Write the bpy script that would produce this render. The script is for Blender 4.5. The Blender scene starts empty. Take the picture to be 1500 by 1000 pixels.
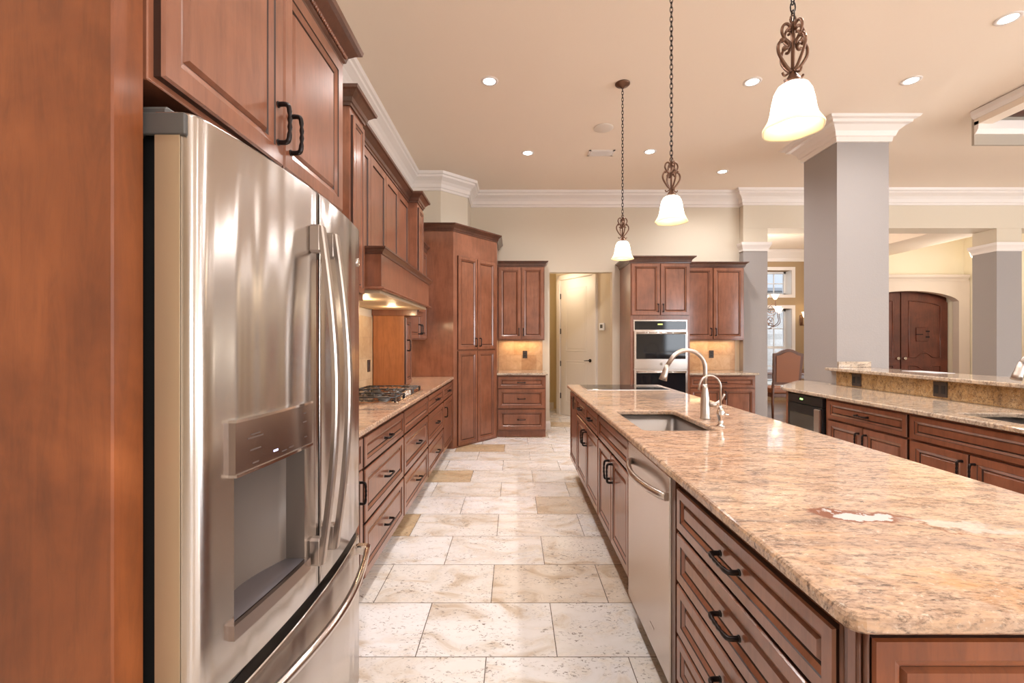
import bpy, bmesh, math, random
from mathutils import Vector, Matrix
random.seed(7)
PI = math.pi
sc = bpy.context.scene
C = sc.collection
H, F = 1.36, 666.7

# ---------------------------------------------------------------- camera
cam = bpy.data.cameras.new('camera'); cam.lens = 16.0; cam.sensor_width = 36.0
cam.shift_x = -3/1500; cam.clip_start = 0.05; cam.clip_end = 200
co = bpy.data.objects.new('camera', cam); C.objects.link(co)
co.location = (0, 0, H); co.rotation_euler = (PI/2, 0, 0)
sc.camera = co

# ---------------------------------------------------------------- view, world
vs = sc.view_settings
vs.view_transform = 'Standard'; vs.look = 'None'; vs.gamma = 1; vs.use_curve_mapping = False
vs.exposure = 0.0
sc.cycles.use_denoising = True
sc.cycles.max_bounces = 7; sc.cycles.diffuse_bounces = 5; sc.cycles.glossy_bounces = 4
sc.cycles.caustics_reflective = False; sc.cycles.caustics_refractive = False
sc.cycles.sample_clamp_indirect = 6
w = bpy.data.worlds.new('world'); sc.world = w; w.use_nodes = True
bg = w.node_tree.nodes['Background']
bg.inputs[0].default_value = (0.80, 0.89, 1.0, 1); bg.inputs[1].default_value = 3.4

# ---------------------------------------------------------------- lights (large ones)
def area(name, loc, rot, sx, sy, power, col, spread=PI):
    l = bpy.data.lights.new(name, 'AREA'); l.shape = 'RECTANGLE'; l.size = sx; l.size_y = sy
    l.energy = power; l.color = col; l.spread = spread
    o = bpy.data.objects.new(name, l); C.objects.link(o); o.location = loc; o.rotation_euler = rot
    return o
def spot(name, loc, power, col, size=2.7, blend=1.0, rad=0.06, rot=(0, 0, 0)):
    l = bpy.data.lights.new(name, 'SPOT'); l.energy = power; l.color = col
    l.spot_size = size; l.spot_blend = blend; l.shadow_soft_size = rad
    o = bpy.data.objects.new(name, l); C.objects.link(o); o.location = loc; o.rotation_euler = rot
    return o
def point(name, loc, power, col, rad=0.05):
    l = bpy.data.lights.new(name, 'POINT'); l.energy = power; l.color = col; l.shadow_soft_size = rad
    o = bpy.data.objects.new(name, l); C.objects.link(o); o.location = loc
    return o
WARM = (1.0, 0.93, 0.86); DAY = (0.93, 0.96, 1.0); NEUT = (1.0, 0.955, 0.93)
REAR_WINDOWS = [(1.7, 3.2), (5.35, 7.1), (8.0, 9.6)]
SIDE_WINDOWS = [(-2.6, -0.8), (-.1, 1.7)]
for x0, x1 in REAR_WINDOWS:      # daylight coming in by the windows behind the photographer
    area('window_daylight', ((x0+x1)/2, -3.40, 1.92), (PI/2, 0, 0), x1-x0-.1, 1.75, 48, DAY)
for y0, y1 in SIDE_WINDOWS:  # unseen windows in the right wall, added to bring daylight in
    area('window_daylight', (11.40, (y0+y1)/2, 1.55), (PI/2, 0, PI/2), y1-y0-.1, 2.4, 210, DAY)
# recessed cans: the seven in the photo, then those of the same grid behind the photographer and over the living room
CANS = [(-.217, 4.02), (.167, 5.55), (1.645, 5.51), (2.11, 4.03), (2.82, 6.16), (3.50, 4.01), (3.52, 3.24)]
CANS_OUT = [(-.217, 2.2), (-.217, .4), (2.11, 2.0), (2.11, .0), (3.52, 1.2), (1.6, -1.8), (6.5, .6), (6.5, 2.6), (9.2, 2.6), (9.2, .0)]
for x, y in CANS + CANS_OUT:
    spot('can_light', (x, y, 3.63), 70 if x > 5 else 62 if x > 3 else 85 if y < 1 else 112, NEUT if x < 5 else WARM)

sun = bpy.data.lights.new('sun', 'SUN'); sun.energy = 3.2; sun.angle = .05; sun.color = (1, .97, .92)
so = bpy.data.objects.new('sun', sun); C.objects.link(so); so.rotation_euler = Vector((.80, .25, -.62)).to_track_quat('-Z', 'Y').to_euler()   # falls on the far side of the house, outside the dining windows
# ---------------------------------------------------------------- materials
def mat(name, base=(.8, .8, .8), rough=.5, metal=0., spec=None, emit=None, estr=0., coat=0., trans=0., ior=None, aniso=0., arot=0.):
    m = bpy.data.materials.new(name); m.use_nodes = True
    b = m.node_tree.nodes['Principled BSDF']
    b.inputs['Base Color'].default_value = (*base, 1); b.inputs['Roughness'].default_value = rough
    b.inputs['Metallic'].default_value = metal
    if spec is not None: b.inputs['Specular IOR Level'].default_value = spec
    if emit: b.inputs['Emission Color'].default_value = (*emit, 1); b.inputs['Emission Strength'].default_value = estr
    if coat: b.inputs['Coat Weight'].default_value = coat; b.inputs['Coat Roughness'].default_value = .12
    if trans: b.inputs['Transmission Weight'].default_value = trans
    if ior: b.inputs['IOR'].default_value = ior
    if aniso: b.inputs['Anisotropic'].default_value = aniso; b.inputs['Anisotropic Rotation'].default_value = arot
    return m
class NT:
    def __init__(s, m): s.t = m.node_tree; s.b = s.t.nodes['Principled BSDF']
    def n(s, typ, **kw):
        o = s.t.nodes.new(typ)
        for k, v in kw.items():
            if k.startswith('i_'):
                key = k[2:].replace('_', ' ')
                o.inputs[int(key) if key.isdigit() else key].default_value = v
            else: setattr(o, k, v)
        return o
    def l(s, a, b): s.t.links.new(a, b)
    def coords(s, scale=(1, 1, 1), loc=(0, 0, 0), rot=(0, 0, 0), kind='Object'):
        tc = s.n('ShaderNodeTexCoord'); mp = s.n('ShaderNodeMapping')
        mp.inputs['Scale'].default_value = scale; mp.inputs['Location'].default_value = loc; mp.inputs['Rotation'].default_value = rot
        s.l(tc.outputs[kind], mp.inputs[0]); return mp.outputs[0]
    def noise(s, vec, scale, detail=4, rough=.55, dist=0.):
        o = s.n('ShaderNodeTexNoise'); o.inputs['Scale'].default_value = scale; o.inputs['Detail'].default_value = detail
        o.inputs['Roughness'].default_value = rough; o.inputs['Distortion'].default_value = dist
        s.l(vec, o.inputs['Vector']); return o.outputs['Fac']
    def ramp(s, fac, stops):
        r = s.n('ShaderNodeValToRGB'); e = r.color_ramp.elements
        while len(e) < len(stops): e.new(.5)
        for i, (p, c) in enumerate(stops):
            e[i].position = p; e[i].color = (*c, 1) if len(c) == 3 else c
        s.l(fac, r.inputs[0]); return r.outputs[0]
    def mix(s, fac, a, b, mode='MIX'):
        x = s.n('ShaderNodeMix', data_type='RGBA', blend_type=mode)
        for i, v in ((0, fac), (6, a), (7, b)):
            if isinstance(v, (int, float)): x.inputs[i].default_value = v
            elif isinstance(v, tuple): x.inputs[i].default_value = (*v, 1) if len(v) == 3 else v
            else: s.l(v, x.inputs[i])
        return x.outputs[2]
    def math(s, op, a, b=None):
        x = s.n('ShaderNodeMath', operation=op)
        for i, v in ((0, a), (1, b)):
            if v is None: continue
            if isinstance(v, (int, float)): x.inputs[i].default_value = v
            else: s.l(v, x.inputs[i])
        return x.outputs[0]
    def bump(s, h, strength=.2, dist=.01):
        b = s.n('ShaderNodeBump'); b.inputs['Strength'].default_value = strength; b.inputs['Distance'].default_value = dist
        s.l(h, b.inputs['Height']); s.l(b.outputs[0], s.b.inputs['Normal'])
BL = (0, 0, 0); WH = (1, 1, 1)
def wood(name, c1, c2, c3, rough=.33, stretch=(9, 9, 1.1), coat=.25):
    m = mat(name, c2, rough, coat=coat); t = NT(m)
    info = t.n('ShaderNodeObjectInfo'); v = t.coords()
    add = t.n('ShaderNodeVectorMath', operation='ADD'); t.l(v, add.inputs[0])
    sc_ = t.n('ShaderNodeMath', operation='MULTIPLY'); sc_.inputs[1].default_value = 17.; t.l(info.outputs['Random'], sc_.inputs[0]); t.l(sc_.outputs[0], add.inputs[1])
    mp = t.n('ShaderNodeMapping'); mp.inputs['Scale'].default_value = stretch; t.l(add.outputs[0], mp.inputs[0])
    n1 = t.noise(add.outputs[0], 3.2, 4, .6, .4)         # mottled stain
    n2 = t.noise(mp.outputs[0], 3.5, 6, .7, .6)          # grain
    base = t.ramp(n1, [(.25, c1), (.5, c2), (.75, c3)])
    g = t.ramp(n2, [(.30, (.72, .70, .68)), (.55, (1.0, 1.0, 1.0)), (.8, (1.10, 1.08, 1.06))])
    t.l(t.mix(1., base, g, 'MULTIPLY'), t.b.inputs['Base Color'])
    t.bump(n2, .04, .002)
    return m
WOOD = wood('cherry_stained_wood', (.172, .060, .030), (.240, .087, .045), (.310, .120, .066), rough=.30, coat=.5)
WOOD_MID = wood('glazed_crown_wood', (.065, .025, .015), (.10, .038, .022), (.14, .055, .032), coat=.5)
WOOD_LIGHT = wood('amber_stained_wood', (.135, .033, .008), (.225, .060, .015), (.33, .096, .027), rough=.42, coat=.06)
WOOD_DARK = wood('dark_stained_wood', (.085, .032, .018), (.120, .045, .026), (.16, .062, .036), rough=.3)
GLAZE = mat('black_glaze', (.035, .014, .009), .45)
DOORWOOD = wood('mahogany_door', (.075, .019, .010), (.115, .029, .015), (.17, .045, .022), rough=.35)
WOOD_HOODLIT = wood('hood_lit_wood', (.33, .12, .042), (.42, .155, .056), (.50, .19, .07), coat=.05)  # cabinet wood lightened, the hood's warm light put into the colour
FLOORWOOD = wood('oak_floor', (.26, .12, .055), (.34, .17, .08), (.40, .21, .10), stretch=(1, 9, 9))
def granite(name, cols, dark=(.10, .075, .06), feature=False, flow=.6, amt=1.):
    m = mat(name, cols[1], .07); t = NT(m)
    tc = t.n('ShaderNodeTexCoord'); P = tc.outputs['Object']
    v1 = t.n('ShaderNodeMapping'); v1.inputs['Scale'].default_value = (1.0, 2.6, 2.); v1.inputs['Rotation'].default_value = (0, 0, flow); t.l(P, v1.inputs[0])
    big = t.noise(v1.outputs[0], 1.5, 6, .65, 1.3)
    mid = t.noise(v1.outputs[0], 13., 7, .72, .8)
    fine = t.noise(v1.outputs[0], 55., 5, .75, .3)
    c = t.ramp(big, [(.30, cols[0]), (.45, cols[1]), (.56, cols[2]), (.70, cols[3])])
    g = t.ramp(mid, [(.36, (.52, .47, .46)), (.5, (1., 1., 1.)), (.66, (1.22, 1.16, 1.04))])
    c = t.mix(.85, c, g, 'MULTIPLY')
    sp = t.ramp(fine, [(.40, WH), (.51, BL)])
    band = t.ramp(mid, [(.38, WH), (.62, (.22, .22, .22))])
    f = t.math('MULTIPLY', t.math('MULTIPLY', sp, band), .85*amt)
    c = t.mix(f, c, dark)
    hi = t.ramp(t.noise(P, 90., 3, .6), [(.60, BL), (.72, WH)])
    c = t.mix(t.math('MULTIPLY', hi, .45), c, (.80, .70, .58))
    if feature:      # the white quartz patches and the rusty veins that end of the island slab has
        wv = t.n('ShaderNodeVectorMath', operation='ADD'); 
        nz = t.n('ShaderNodeTexNoise'); nz.inputs['Scale'].default_value = 13.; nz.inputs['Detail'].default_value = 7; nz.inputs['Roughness'].default_value = .6; t.l(P, nz.inputs['Vector'])
        sb = t.n('ShaderNodeVectorMath', operation='SUBTRACT'); sb.inputs[1].default_value = (.5, .5, .5); t.l(nz.outputs['Color'], sb.inputs[0])
        s2 = t.n('ShaderNodeVectorMath', operation='SCALE'); s2.inputs['Scale'].default_value = .16; t.l(sb.outputs[0], s2.inputs[0])
        t.l(P, wv.inputs[0]); t.l(s2.outputs[0], wv.inputs[1])
        def blob(cx, cy, rx, ry, ang):
            mp = t.n('ShaderNodeMapping', vector_type='TEXTURE'); mp.inputs['Location'].default_value = (cx, cy, 0)
            mp.inputs['Rotation'].default_value = (0, 0, ang); mp.inputs['Scale'].default_value = (rx, ry, 1e3); t.l(wv.outputs[0], mp.inputs[0])
            ln = t.n('ShaderNodeVectorMath', operation='LENGTH'); t.l(mp.outputs[0], ln.inputs[0]); return ln.outputs['Value']
        d = blob(.885, 1.165, .082, .028, -.28)
        d2 = blob(1.08, 1.10, .13, .026, -.22)
        c = t.mix(t.ramp(d, [(.0, WH), (1.0, WH), (1., WH)]) if False else t.math('MULTIPLY', t.ramp(t.math('MULTIPLY', d, .5), [(.62, WH), (.80, BL)]), .9), c, (.24, .085, .045))
        c = t.mix(t.ramp(t.math('MULTIPLY', d, .5), [(.44, WH), (.48, BL)]), c, (.60, .56, .54))
        c = t.mix(t.math('MULTIPLY', t.ramp(t.math('MULTIPLY', d2, .5), [(.30, WH), (.56, BL)]), .55), c, (.66, .60, .55))
        # a thin vein
        vm = t.n('ShaderNodeMapping', vector_type='TEXTURE'); vm.inputs['Location'].default_value = (.97, 1.12, 0); vm.inputs['Rotation'].default_value = (0, 0, -.72); t.l(wv.outputs[0], vm.inputs[0])
        sx = t.n('ShaderNodeSeparateXYZ'); t.l(vm.outputs[0], sx.inputs[0])
        vy = t.ramp(t.math('ABSOLUTE', sx.outputs[1]), [(.0015, WH), (.005, BL)])
        vx = t.math('MULTIPLY', t.math('GREATER_THAN', sx.outputs[0], 0.), t.math('LESS_THAN', sx.outputs[0], .55))
        c = t.mix(t.math('MULTIPLY', t.math('MULTIPLY', vy, vx), .85), c, (.22, .075, .035))
    t.l(c, t.b.inputs['Base Color'])
    return m
GRANITE = granite('gold_granite', [(.34, .255, .215), (.52, .345, .235), (.57, .41, .305), (.52, .285, .14)], feature=True)
GRANITE_PALE = granite('pale_granite', [(.38, .32, .27), (.52, .42, .33), (.58, .47, .37), (.50, .35, .22)], flow=.2, amt=.8)
GRANITE_GOLD = granite('speckled_gold_granite', [(.20, .13, .07), (.36, .22, .10), (.46, .31, .16), (.36, .19, .07)], dark=(.05, .03, .02), flow=.9)

def travertine_floor():
    m = mat('travertine_floor', (.7, .6, .5), .22); t = NT(m)
    v = t.coords(kind='Object', loc=(.12, -1.963+.406*20, 0))
    def brick(mortar):
        b = t.n('ShaderNodeTexBrick'); b.offset = .5; b.offset_frequency = 2; b.squash = 1.
        b.inputs['Scale'].default_value = 1.; b.inputs['Brick Width'].default_value = .6125; b.inputs['Row Height'].default_value = .406
        b.inputs['Mortar Size'].default_value = mortar; b.inputs['Mortar Smooth'].default_value = .15; b.inputs['Bias'].default_value = 0.
        b.inputs['Color1'].default_value = (0, 0, 0, 1); b.inputs['Color2'].default_value = (1, 1, 1, 1); b.inputs['Mortar'].default_value = (.5, .5, .5, 1)
        t.l(v, b.inputs['Vector']); return b
    b = brick(.0022)
    tint = t.ramp(b.outputs['Color'], [(.0, (.82, .80, .80)), (.30, (.77, .73, .69)), (.50, (.84, .82, .83)), (.72, (.78, .73, .68)), (.86, (.58, .43, .27)), (1.0, (.60, .47, .32))])
    off = t.n('ShaderNodeVectorMath', operation='SCALE'); off.inputs['Scale'].default_value = 31.; t.l(b.outputs['Color'], off.inputs[0])
    vv = t.n('ShaderNodeVectorMath', operation='ADD'); t.l(v, vv.inputs[0]); t.l(off.outputs[0], vv.inputs[1])
    st = t.n('ShaderNodeMapping'); st.inputs['Scale'].default_value = (1., 1.7, 1.); t.l(vv.outputs[0], st.inputs[0])
    cl = t.noise(st.outputs[0], 3.4, 6, .62, 1.2)
    c = t.mix(.8, tint, t.ramp(cl, [(.32, (.66, .52, .36)), (.44, (.90, .85, .78)), (.54, (1.03, 1.02, 1.01)), (.68, (1.08, 1.07, 1.07))]), 'MULTIPLY')
    area_ = t.ramp(t.noise(st.outputs[0], 6., 4, .55, .6), [(.42, BL), (.58, WH)])
    pits = t.ramp(t.noise(st.outputs[0], 48., 5, .66, .6), [(.38, WH), (.43, BL)])
    f = t.math('MULTIPLY', t.math('MULTIPLY', pits, area_), .85)
    c = t.mix(f, c, (.15, .105, .08))
    jit = t.noise(v, 40., 3)
    c = t.mix(b.outputs['Fac'], c, (.11, .08, .06))
    t.l(c, t.b.inputs['Base Color'])
    h = t.math('SUBTRACT', 1., t.math('MAXIMUM', t.math('MULTIPLY', f, .6), b.outputs['Fac']))
    t.bump(h, .35, .003)
    rr = t.ramp(cl, [(.3, (.34,)*3), (.7, (.20,)*3)]); t.l(rr, t.b.inputs['Roughness'])
    return m
FLOOR = travertine_floor()
def wall_tile(name, c1, c2, c3, w_=.30, h_=.15, axis='XZ'):
    m = mat(name, c2, .35); t = NT(m)
    v = t.coords(rot=(PI/2, 0, 0) if axis == 'XZ' else (PI/2, 0, PI/2))
    tc = t.n('ShaderNodeTexCoord'); s = t.n('ShaderNodeSeparateXYZ'); t.l(tc.outputs['Object'], s.inputs[0])
    cb = t.n('ShaderNodeCombineXYZ'); t.l(s.outputs[0 if axis == 'XZ' else 1], cb.inputs[0]); t.l(s.outputs[2], cb.inputs[1])
    b = t.n('ShaderNodeTexBrick'); b.offset = .5; b.inputs['Scale'].default_value = 1.
    b.inputs['Brick Width'].default_value = w_; b.inputs['Row Height'].default_value = h_; b.inputs['Mortar Size'].default_value = .0015
    b.inputs['Color1'].default_value = (0, 0, 0, 1); b.inputs['Color2'].default_value = (1, 1, 1, 1); b.inputs['Mortar'].default_value = (.5, .5, .5, 1)
    t.l(cb.outputs[0], b.inputs['Vector'])
    n = t.noise(tc.outputs['Object'], 9., 6, .68, 1.)
    c = t.mix(.5, t.ramp(b.outputs['Color'], [(0, c1), (.5, c2), (1, c3)]), t.ramp(n, [(.3, c1), (.5, c2), (.68, c3)]))
    c = t.mix(t.math('MULTIPLY', b.outputs['Fac'], .6), c, (.36, .25, .15))
    t.l(c, t.b.inputs['Base Color']); return m
SPLASH = wall_tile('travertine_backsplash', (.36, .19, .085), (.54, .33, .17), (.66, .47, .29), .23, .23)
SPLASH_SIDE = wall_tile('travertine_backsplash_left', (.50, .33, .17), (.66, .50, .31), (.76, .66, .48), .30, .2, 'YZ')
def plaster(name, c, rough=.8, bump=.12, scale=70.):
    m = mat(name, c, rough); t = NT(m); n = t.noise(t.coords(), scale, 3, .6); t.bump(n, bump, .004); return m
CEIL = plaster('ceiling_paint', (.87, .755, .635))
CREAM = plaster('cream_wall_paint', (.68, .60, .485))
YELLOW = plaster('warm_yellow_paint', (.74, .58, .32))
GREIGE = plaster('greige_paint', (.355, .325, .312), bump=.35, scale=55.)
TAUPE = plaster('tan_paint', (.40, .28, .16))
FOYER = plaster('foyer_cream_paint', (.80, .72, .55))
WHITE = mat('white_trim_paint', (.80, .74, .70), .4)
CASTSTONE = plaster('cast_stone', (.66, .56, .47), .7)
DOORPAINT = mat('white_door_paint', (.76, .70, .64), .4)
IRON = mat('oil_rubbed_bronze', (.030, .024, .024), .33, .85)
BRONZE = mat('antique_copper', (.16, .085, .055), .38, .8)
BLACK = mat('black_plastic', (.012, .012, .014), .3)
DKGREY = mat('dark_grey_plastic', (.09, .085, .08), .45)
GLASSBLK = mat('black_glass', (.008, .009, .012), .05, spec=.5)
CASTIRON = mat('cast_iron', (.10, .10, .105), .28, .7)
OUTLET = mat('bronze_plastic', (.045, .03, .024), .4)
def steel(name, c=(.66, .60, .55), r=.24, an=.75, arot=.25, wob=0.):
    m = mat(name, c, r, 1., aniso=an, arot=arot); t = NT(m)
    tg = t.n('ShaderNodeTangent'); tg.direction_type = 'RADIAL'; tg.axis = 'Z'; t.l(tg.outputs[0], t.b.inputs['Tangent'])
    n = t.noise(t.coords((1.0, 1.0, 60)), 3., 2); t.l(t.ramp(n, [(.3, (r*.96,)*3), (.7, (r*1.05,)*3)]), t.b.inputs['Roughness'])
    if wob:
        k = t.noise(t.coords((1, 4.6, .22)), 1.7, 1, .4, .3); t.bump(k, wob, .05)
    return m
STEEL = steel('brushed_stainless', (.56, .52, .49), .22, wob=.22)
STEEL_DW = steel('satin_stainless', (.62, .55, .50), .24, wob=.08)
STEEL_DK = mat('recess_grey', (.155, .125, .108), .5, .25)
CHROME = mat('polished_metal', (.72, .68, .66), .12, 1.)
PANELSTEEL = mat('panel_steel', (.40, .33, .30), .26, 1.)
TRAYSTEEL = mat('tray_steel', (.52, .50, .55), .32, .9)
HANDLESTEEL = mat('handle_steel', (.50, .44, .40), .30, 1.)
NICKEL = mat('brushed_nickel', (.52, .46, .42), .32, 1.)
SINKSTEEL = mat('sink_steel', (.30, .265, .245), .46, .8)
LAMP_ON = mat('lit_can_lens', (1, 1, 1), .5, emit=(1, .96, .95), estr=14.)
GREEN_LED = mat('green_led', (.1, .6, .1), .5, emit=(.45, 1., .25), estr=3.)
LABEL = mat('printed_mark', (.10, .07, .06), .5)
LEATHER = plaster('brown_leather', (.27, .10, .045), .42, .15, 30.)
PAPER = mat('paper', (.70, .68, .74), .4)
SASH = mat('white_window_frame', (.82, .82, .82), .4)
PANE = mat('window_glass', (1, 1, 1), 0., trans=1., ior=1.02)
def shade_mat():
    m = mat('frosted_glass_lit', (.62, .50, .32), .4, emit=(1, .93, .82), estr=6.); t = NT(m)
    s = t.n('ShaderNodeSeparateXYZ'); tc = t.n('ShaderNodeTexCoord'); t.l(tc.outputs['Object'], s.inputs[0])
    t.l(t.ramp(s.outputs[2], [(.030, (1.0, .76, .40)), (.060, (1., .90, .74))]), t.b.inputs['Emission Color'])
    r = t.ramp(s.outputs[2], [(.006, (.22,)*3), (.020, (.30,)*3), (.040, (.5,)*3), (.07, (1,)*3)])
    t.l(t.math('MULTIPLY', r, 6.), t.b.inputs['Emission Strength']); return m
SHADE = shade_mat()
RIM = mat('amber_glass_rim', (.22, .16, .08), .4, emit=(1., .80, .48), estr=.55)

# ---------------------------------------------------------------- mesh helpers
def box(bm, x0, x1, y0, y1, z0, z1, bev=0., seg=1, mi=0):
    x0, x1 = sorted((x0, x1)); y0, y1 = sorted((y0, y1)); z0, z1 = sorted((z0, z1))
    v = [bm.verts.new(p) for p in ((x0, y0, z0), (x1, y0, z0), (x1, y1, z0), (x0, y1, z0), (x0, y0, z1), (x1, y0, z1), (x1, y1, z1), (x0, y1, z1))]
    fs = [bm.faces.new([v[i] for i in q]) for q in ((0, 3, 2, 1), (4, 5, 6, 7), (0, 1, 5, 4), (1, 2, 6, 5), (2, 3, 7, 6), (3, 0, 4, 7))]
    for f in fs: f.material_index = mi
    if bev:
        ed = list({e for f in fs for e in f.edges})
        bmesh.ops.bevel(bm, geom=ed, offset=bev, segments=seg, profile=.6, affect='EDGES', material=-1)
    return bm
def B(*a, **k): return box(bmesh.new(), *a, **k)
def lathe(bm, prof, c=(0, 0, 0), n=24, cap=True, axis='Z', mi=0):
    rings = []
    for r, z in prof:
        ring = []
        for i in range(n):
            a = 2*PI*i/n; u, v = r*math.cos(a), r*math.sin(a)
            p = {'Z': (u, v, z), 'X': (z, u, v), 'Y': (u, z, v)}[axis]
            ring.append(bm.verts.new((c[0]+p[0], c[1]+p[1], c[2]+p[2])))
        rings.append(ring)
    for a, b in zip(rings, rings[1:]):
        for i in range(n):
            f = bm.faces.new((a[i], a[(i+1) % n], b[(i+1) % n], b[i])); f.smooth = True; f.material_index = mi
    if cap:
        for ring in (rings[0], rings[-1]):
            f = bm.faces.new(ring); f.material_index = mi
    return bm
def smooth_path(pts, sub=4, closed=False):
    P = [Vector(p) for p in pts]; out = []; n = len(P)
    rng = range(n) if closed else range(n-1)
    for i in rng:
        p0 = P[(i-1) % n] if closed or i > 0 else P[0]; p1 = P[i]; p2 = P[(i+1) % n]; p3 = P[(i+2) % n] if closed or i+2 < n else P[-1]
        for k in range(sub):
            t = k/sub
            out.append(.5*((2*p1)+(-p0+p2)*t+(2*p0-5*p1+4*p2-p3)*t*t+(-p0+3*p1-3*p2+p3)*t**3))
    if not closed: out.append(P[-1])
    return out
def tube(bm, pts, r, n=8, closed=False, cap=True, mi=0, flat=None, up=None):
    P = [Vector(p) for p in pts]; m = len(P); rs = r if isinstance(r, (list, tuple)) else [r]*m
    rings = []; prev = None
    for i, p in enumerate(P):
        if closed: t = (P[(i+1) % m]-P[i-1])
        else: t = P[min(i+1, m-1)]-P[max(i-1, 0)]
        t.normalize()
        if up is not None:
            u = Vector(up); s = t.cross(u)
            if s.length < 1e-4: s = prev if prev else Vector((1, 0, 0))
            s.normalize()
        elif prev is None:
            s = t.cross(Vector((0, 0, 1)) if abs(t.z) < .9 else Vector((1, 0, 0))).normalized()
        else: s = (prev-t*prev.dot(t)).normalized()
        prev = s; q = s.cross(t).normalized(); fl = flat or 1.
        rings.append([bm.verts.new(p+s*math.cos(2*PI*k/n)*rs[i]+q*math.sin(2*PI*k/n)*rs[i]*fl) for k in range(n)])
    for i in range(m if closed else m-1):
        a, b = rings[i], rings[(i+1) % m]
        for k in range(n):
            f = bm.faces.new((a[k], a[(k+1) % n], b[(k+1) % n], b[k])); f.smooth = n > 4; f.material_index = mi
    if cap and not closed:
        bm.faces.new(rings[0]); bm.faces.new(rings[-1])
    return bm
def sweep(bm, prof, path, closed=False, side=1, z=0., mi=0):
    """prof: (out, z) points; path: plan points; out is to the right of travel * side; mitred corners"""
    P = [Vector((p[0], p[1])) for p in path]; n = len(P); rings = []
    for i, p in enumerate(P):
        d0 = (P[i]-P[i-1]) if (closed or i > 0) else None
        d1 = (P[(i+1) % n]-P[i]) if (closed or i < n-1) else None
        nn = [Vector((d.y, -d.x)).normalized()*side for d in (d0, d1) if d is not None]
        m_ = nn[0] if len(nn) == 1 else (nn[0]+nn[1]).normalized()/max(.3, (nn[0]+nn[1]).normalized().dot(nn[0]))
        rings.append([bm.verts.new((p.x+m_.x*o, p.y+m_.y*o, z+zz)) for o, zz in prof])
    k = len(prof)
    for i in range(n if closed else n-1):
        a, b = rings[i], rings[(i+1) % n]
        for j in range(k-1):
            f = bm.faces.new((a[j], a[j+1], b[j+1], b[j])); f.material_index = mi
        f = bm.faces.new((a[k-1], a[0], b[0], b[k-1])); f.material_index = mi
    if not closed: bm.faces.new(rings[0]); bm.faces.new(rings[-1])
    return bm
def inset_loop(pts, d):
    n = len(pts); P = [Vector(p) for p in pts]; out = []
    ar = sum(P[i].x*P[(i+1) % n].y-P[(i+1) % n].x*P[i].y for i in range(n)); s = 1 if ar > 0 else -1
    for i in range(n):
        a = (P[i]-P[i-1]).normalized(); b = (P[(i+1) % n]-P[i]).normalized()
        na = Vector((-a.y, a.x))*s; nb = Vector((-b.y, b.x))*s; m_ = (na+nb).normalized()
        out.append(P[i]+m_*d/max(.4, m_.dot(na)))
    return out
def round_corner(p0, p, p1, r, n=5):
    p0, p, p1 = Vector(p0), Vector(p), Vector(p1); a = (p0-p).normalized(); b = (p1-p).normalized()
    out = []
    for i in range(n+1):
        t = i/n; A = p+a*r; Bp = p+b*r
        out.append(tuple((1-t)**2*A+2*t*(1-t)*p+t*t*Bp))
    return out
def rounded_poly(pts, radii):
    out = []; n = len(pts)
    for i in range(n):
        if radii[i]: out += round_corner(pts[i-1], pts[i], pts[(i+1) % n], radii[i])
        else: out.append(tuple(pts[i]))
    return out
def slab(bm, outer, holes, z0, z1, b=.007):
    """stone slab with eased edges; outer and holes are plan loops"""
    tops, bots = [], []
    def chain(loop, z): 
        vs_ = [bm.verts.new((p[0], p[1], z)) for p in loop]
        return vs_, [bm.edges.new((vs_[i], vs_[(i+1) % len(vs_)])) for i in range(len(vs_))]
    def skin(A, Bq):
        for i in range(len(A)): bm.faces.new((A[i], A[(i+1) % len(A)], Bq[(i+1) % len(A)], Bq[i]))
    te, be = [], []
    for k, loop in enumerate([outer]+list(holes)):
        s = 1 if k == 0 else -1
        L = [tuple(p) for p in loop]; ins = inset_loop(L, b*s)
        ins2 = inset_loop(L, b*.35*s)
        t_, e_ = chain(ins, z1); m0, _ = chain(ins2, z1-b*.35); m1, _ = chain(L, z1-b); m2, _ = chain(L, z0+b*.6); bo, e2 = chain(inset_loop(L, b*.6*s), z0)
        skin(t_, m0); skin(m0, m1); skin(m1, m2); skin(m2, bo); te += e_; be += e2
    bmesh.ops.triangle_fill(bm, edges=te, use_beauty=True, use_dissolve=False)
    bmesh.ops.triangle_fill(bm, edges=be, use_beauty=True, use_dissolve=False)
    bmesh.ops.recalc_face_normals(bm, faces=bm.faces)
    return bm
def prism(bm, loop, z0, z1, mi=0):
    a = [bm.verts.new((*p, z0)) for p in loop]; b = [bm.verts.new((*p, z1)) for p in loop]; n = len(loop)
    for i in range(n): bm.faces.new((a[i], a[(i+1) % n], b[(i+1) % n], b[i])).material_index = mi
    bm.faces.new(a[::-1]).material_index = mi; bm.faces.new(b).material_index = mi
    return bm
def prism_y(bm, loop, y0, y1, mi=0):
    """loop of (x,z) extruded along y"""
    a = [bm.verts.new((p[0], y0, p[1])) for p in loop]; b = [bm.verts.new((p[0], y1, p[1])) for p in loop]; n = len(loop)
    for i in range(n): bm.faces.new((a[i], a[(i+1) % n], b[(i+1) % n], b[i])).material_index = mi
    bm.faces.new(a).material_index = mi; bm.faces.new(b[::-1]).material_index = mi
    return bm
RINGS = [(0, 0), (0, .014), (.004, .020), (.043, .020), (.0455, .0165), (.062, .0105), (.068, .005), (.076, .0135)]
RING_M = [1, 0, 0, 1, 0, 1, 0, 0]
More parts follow.
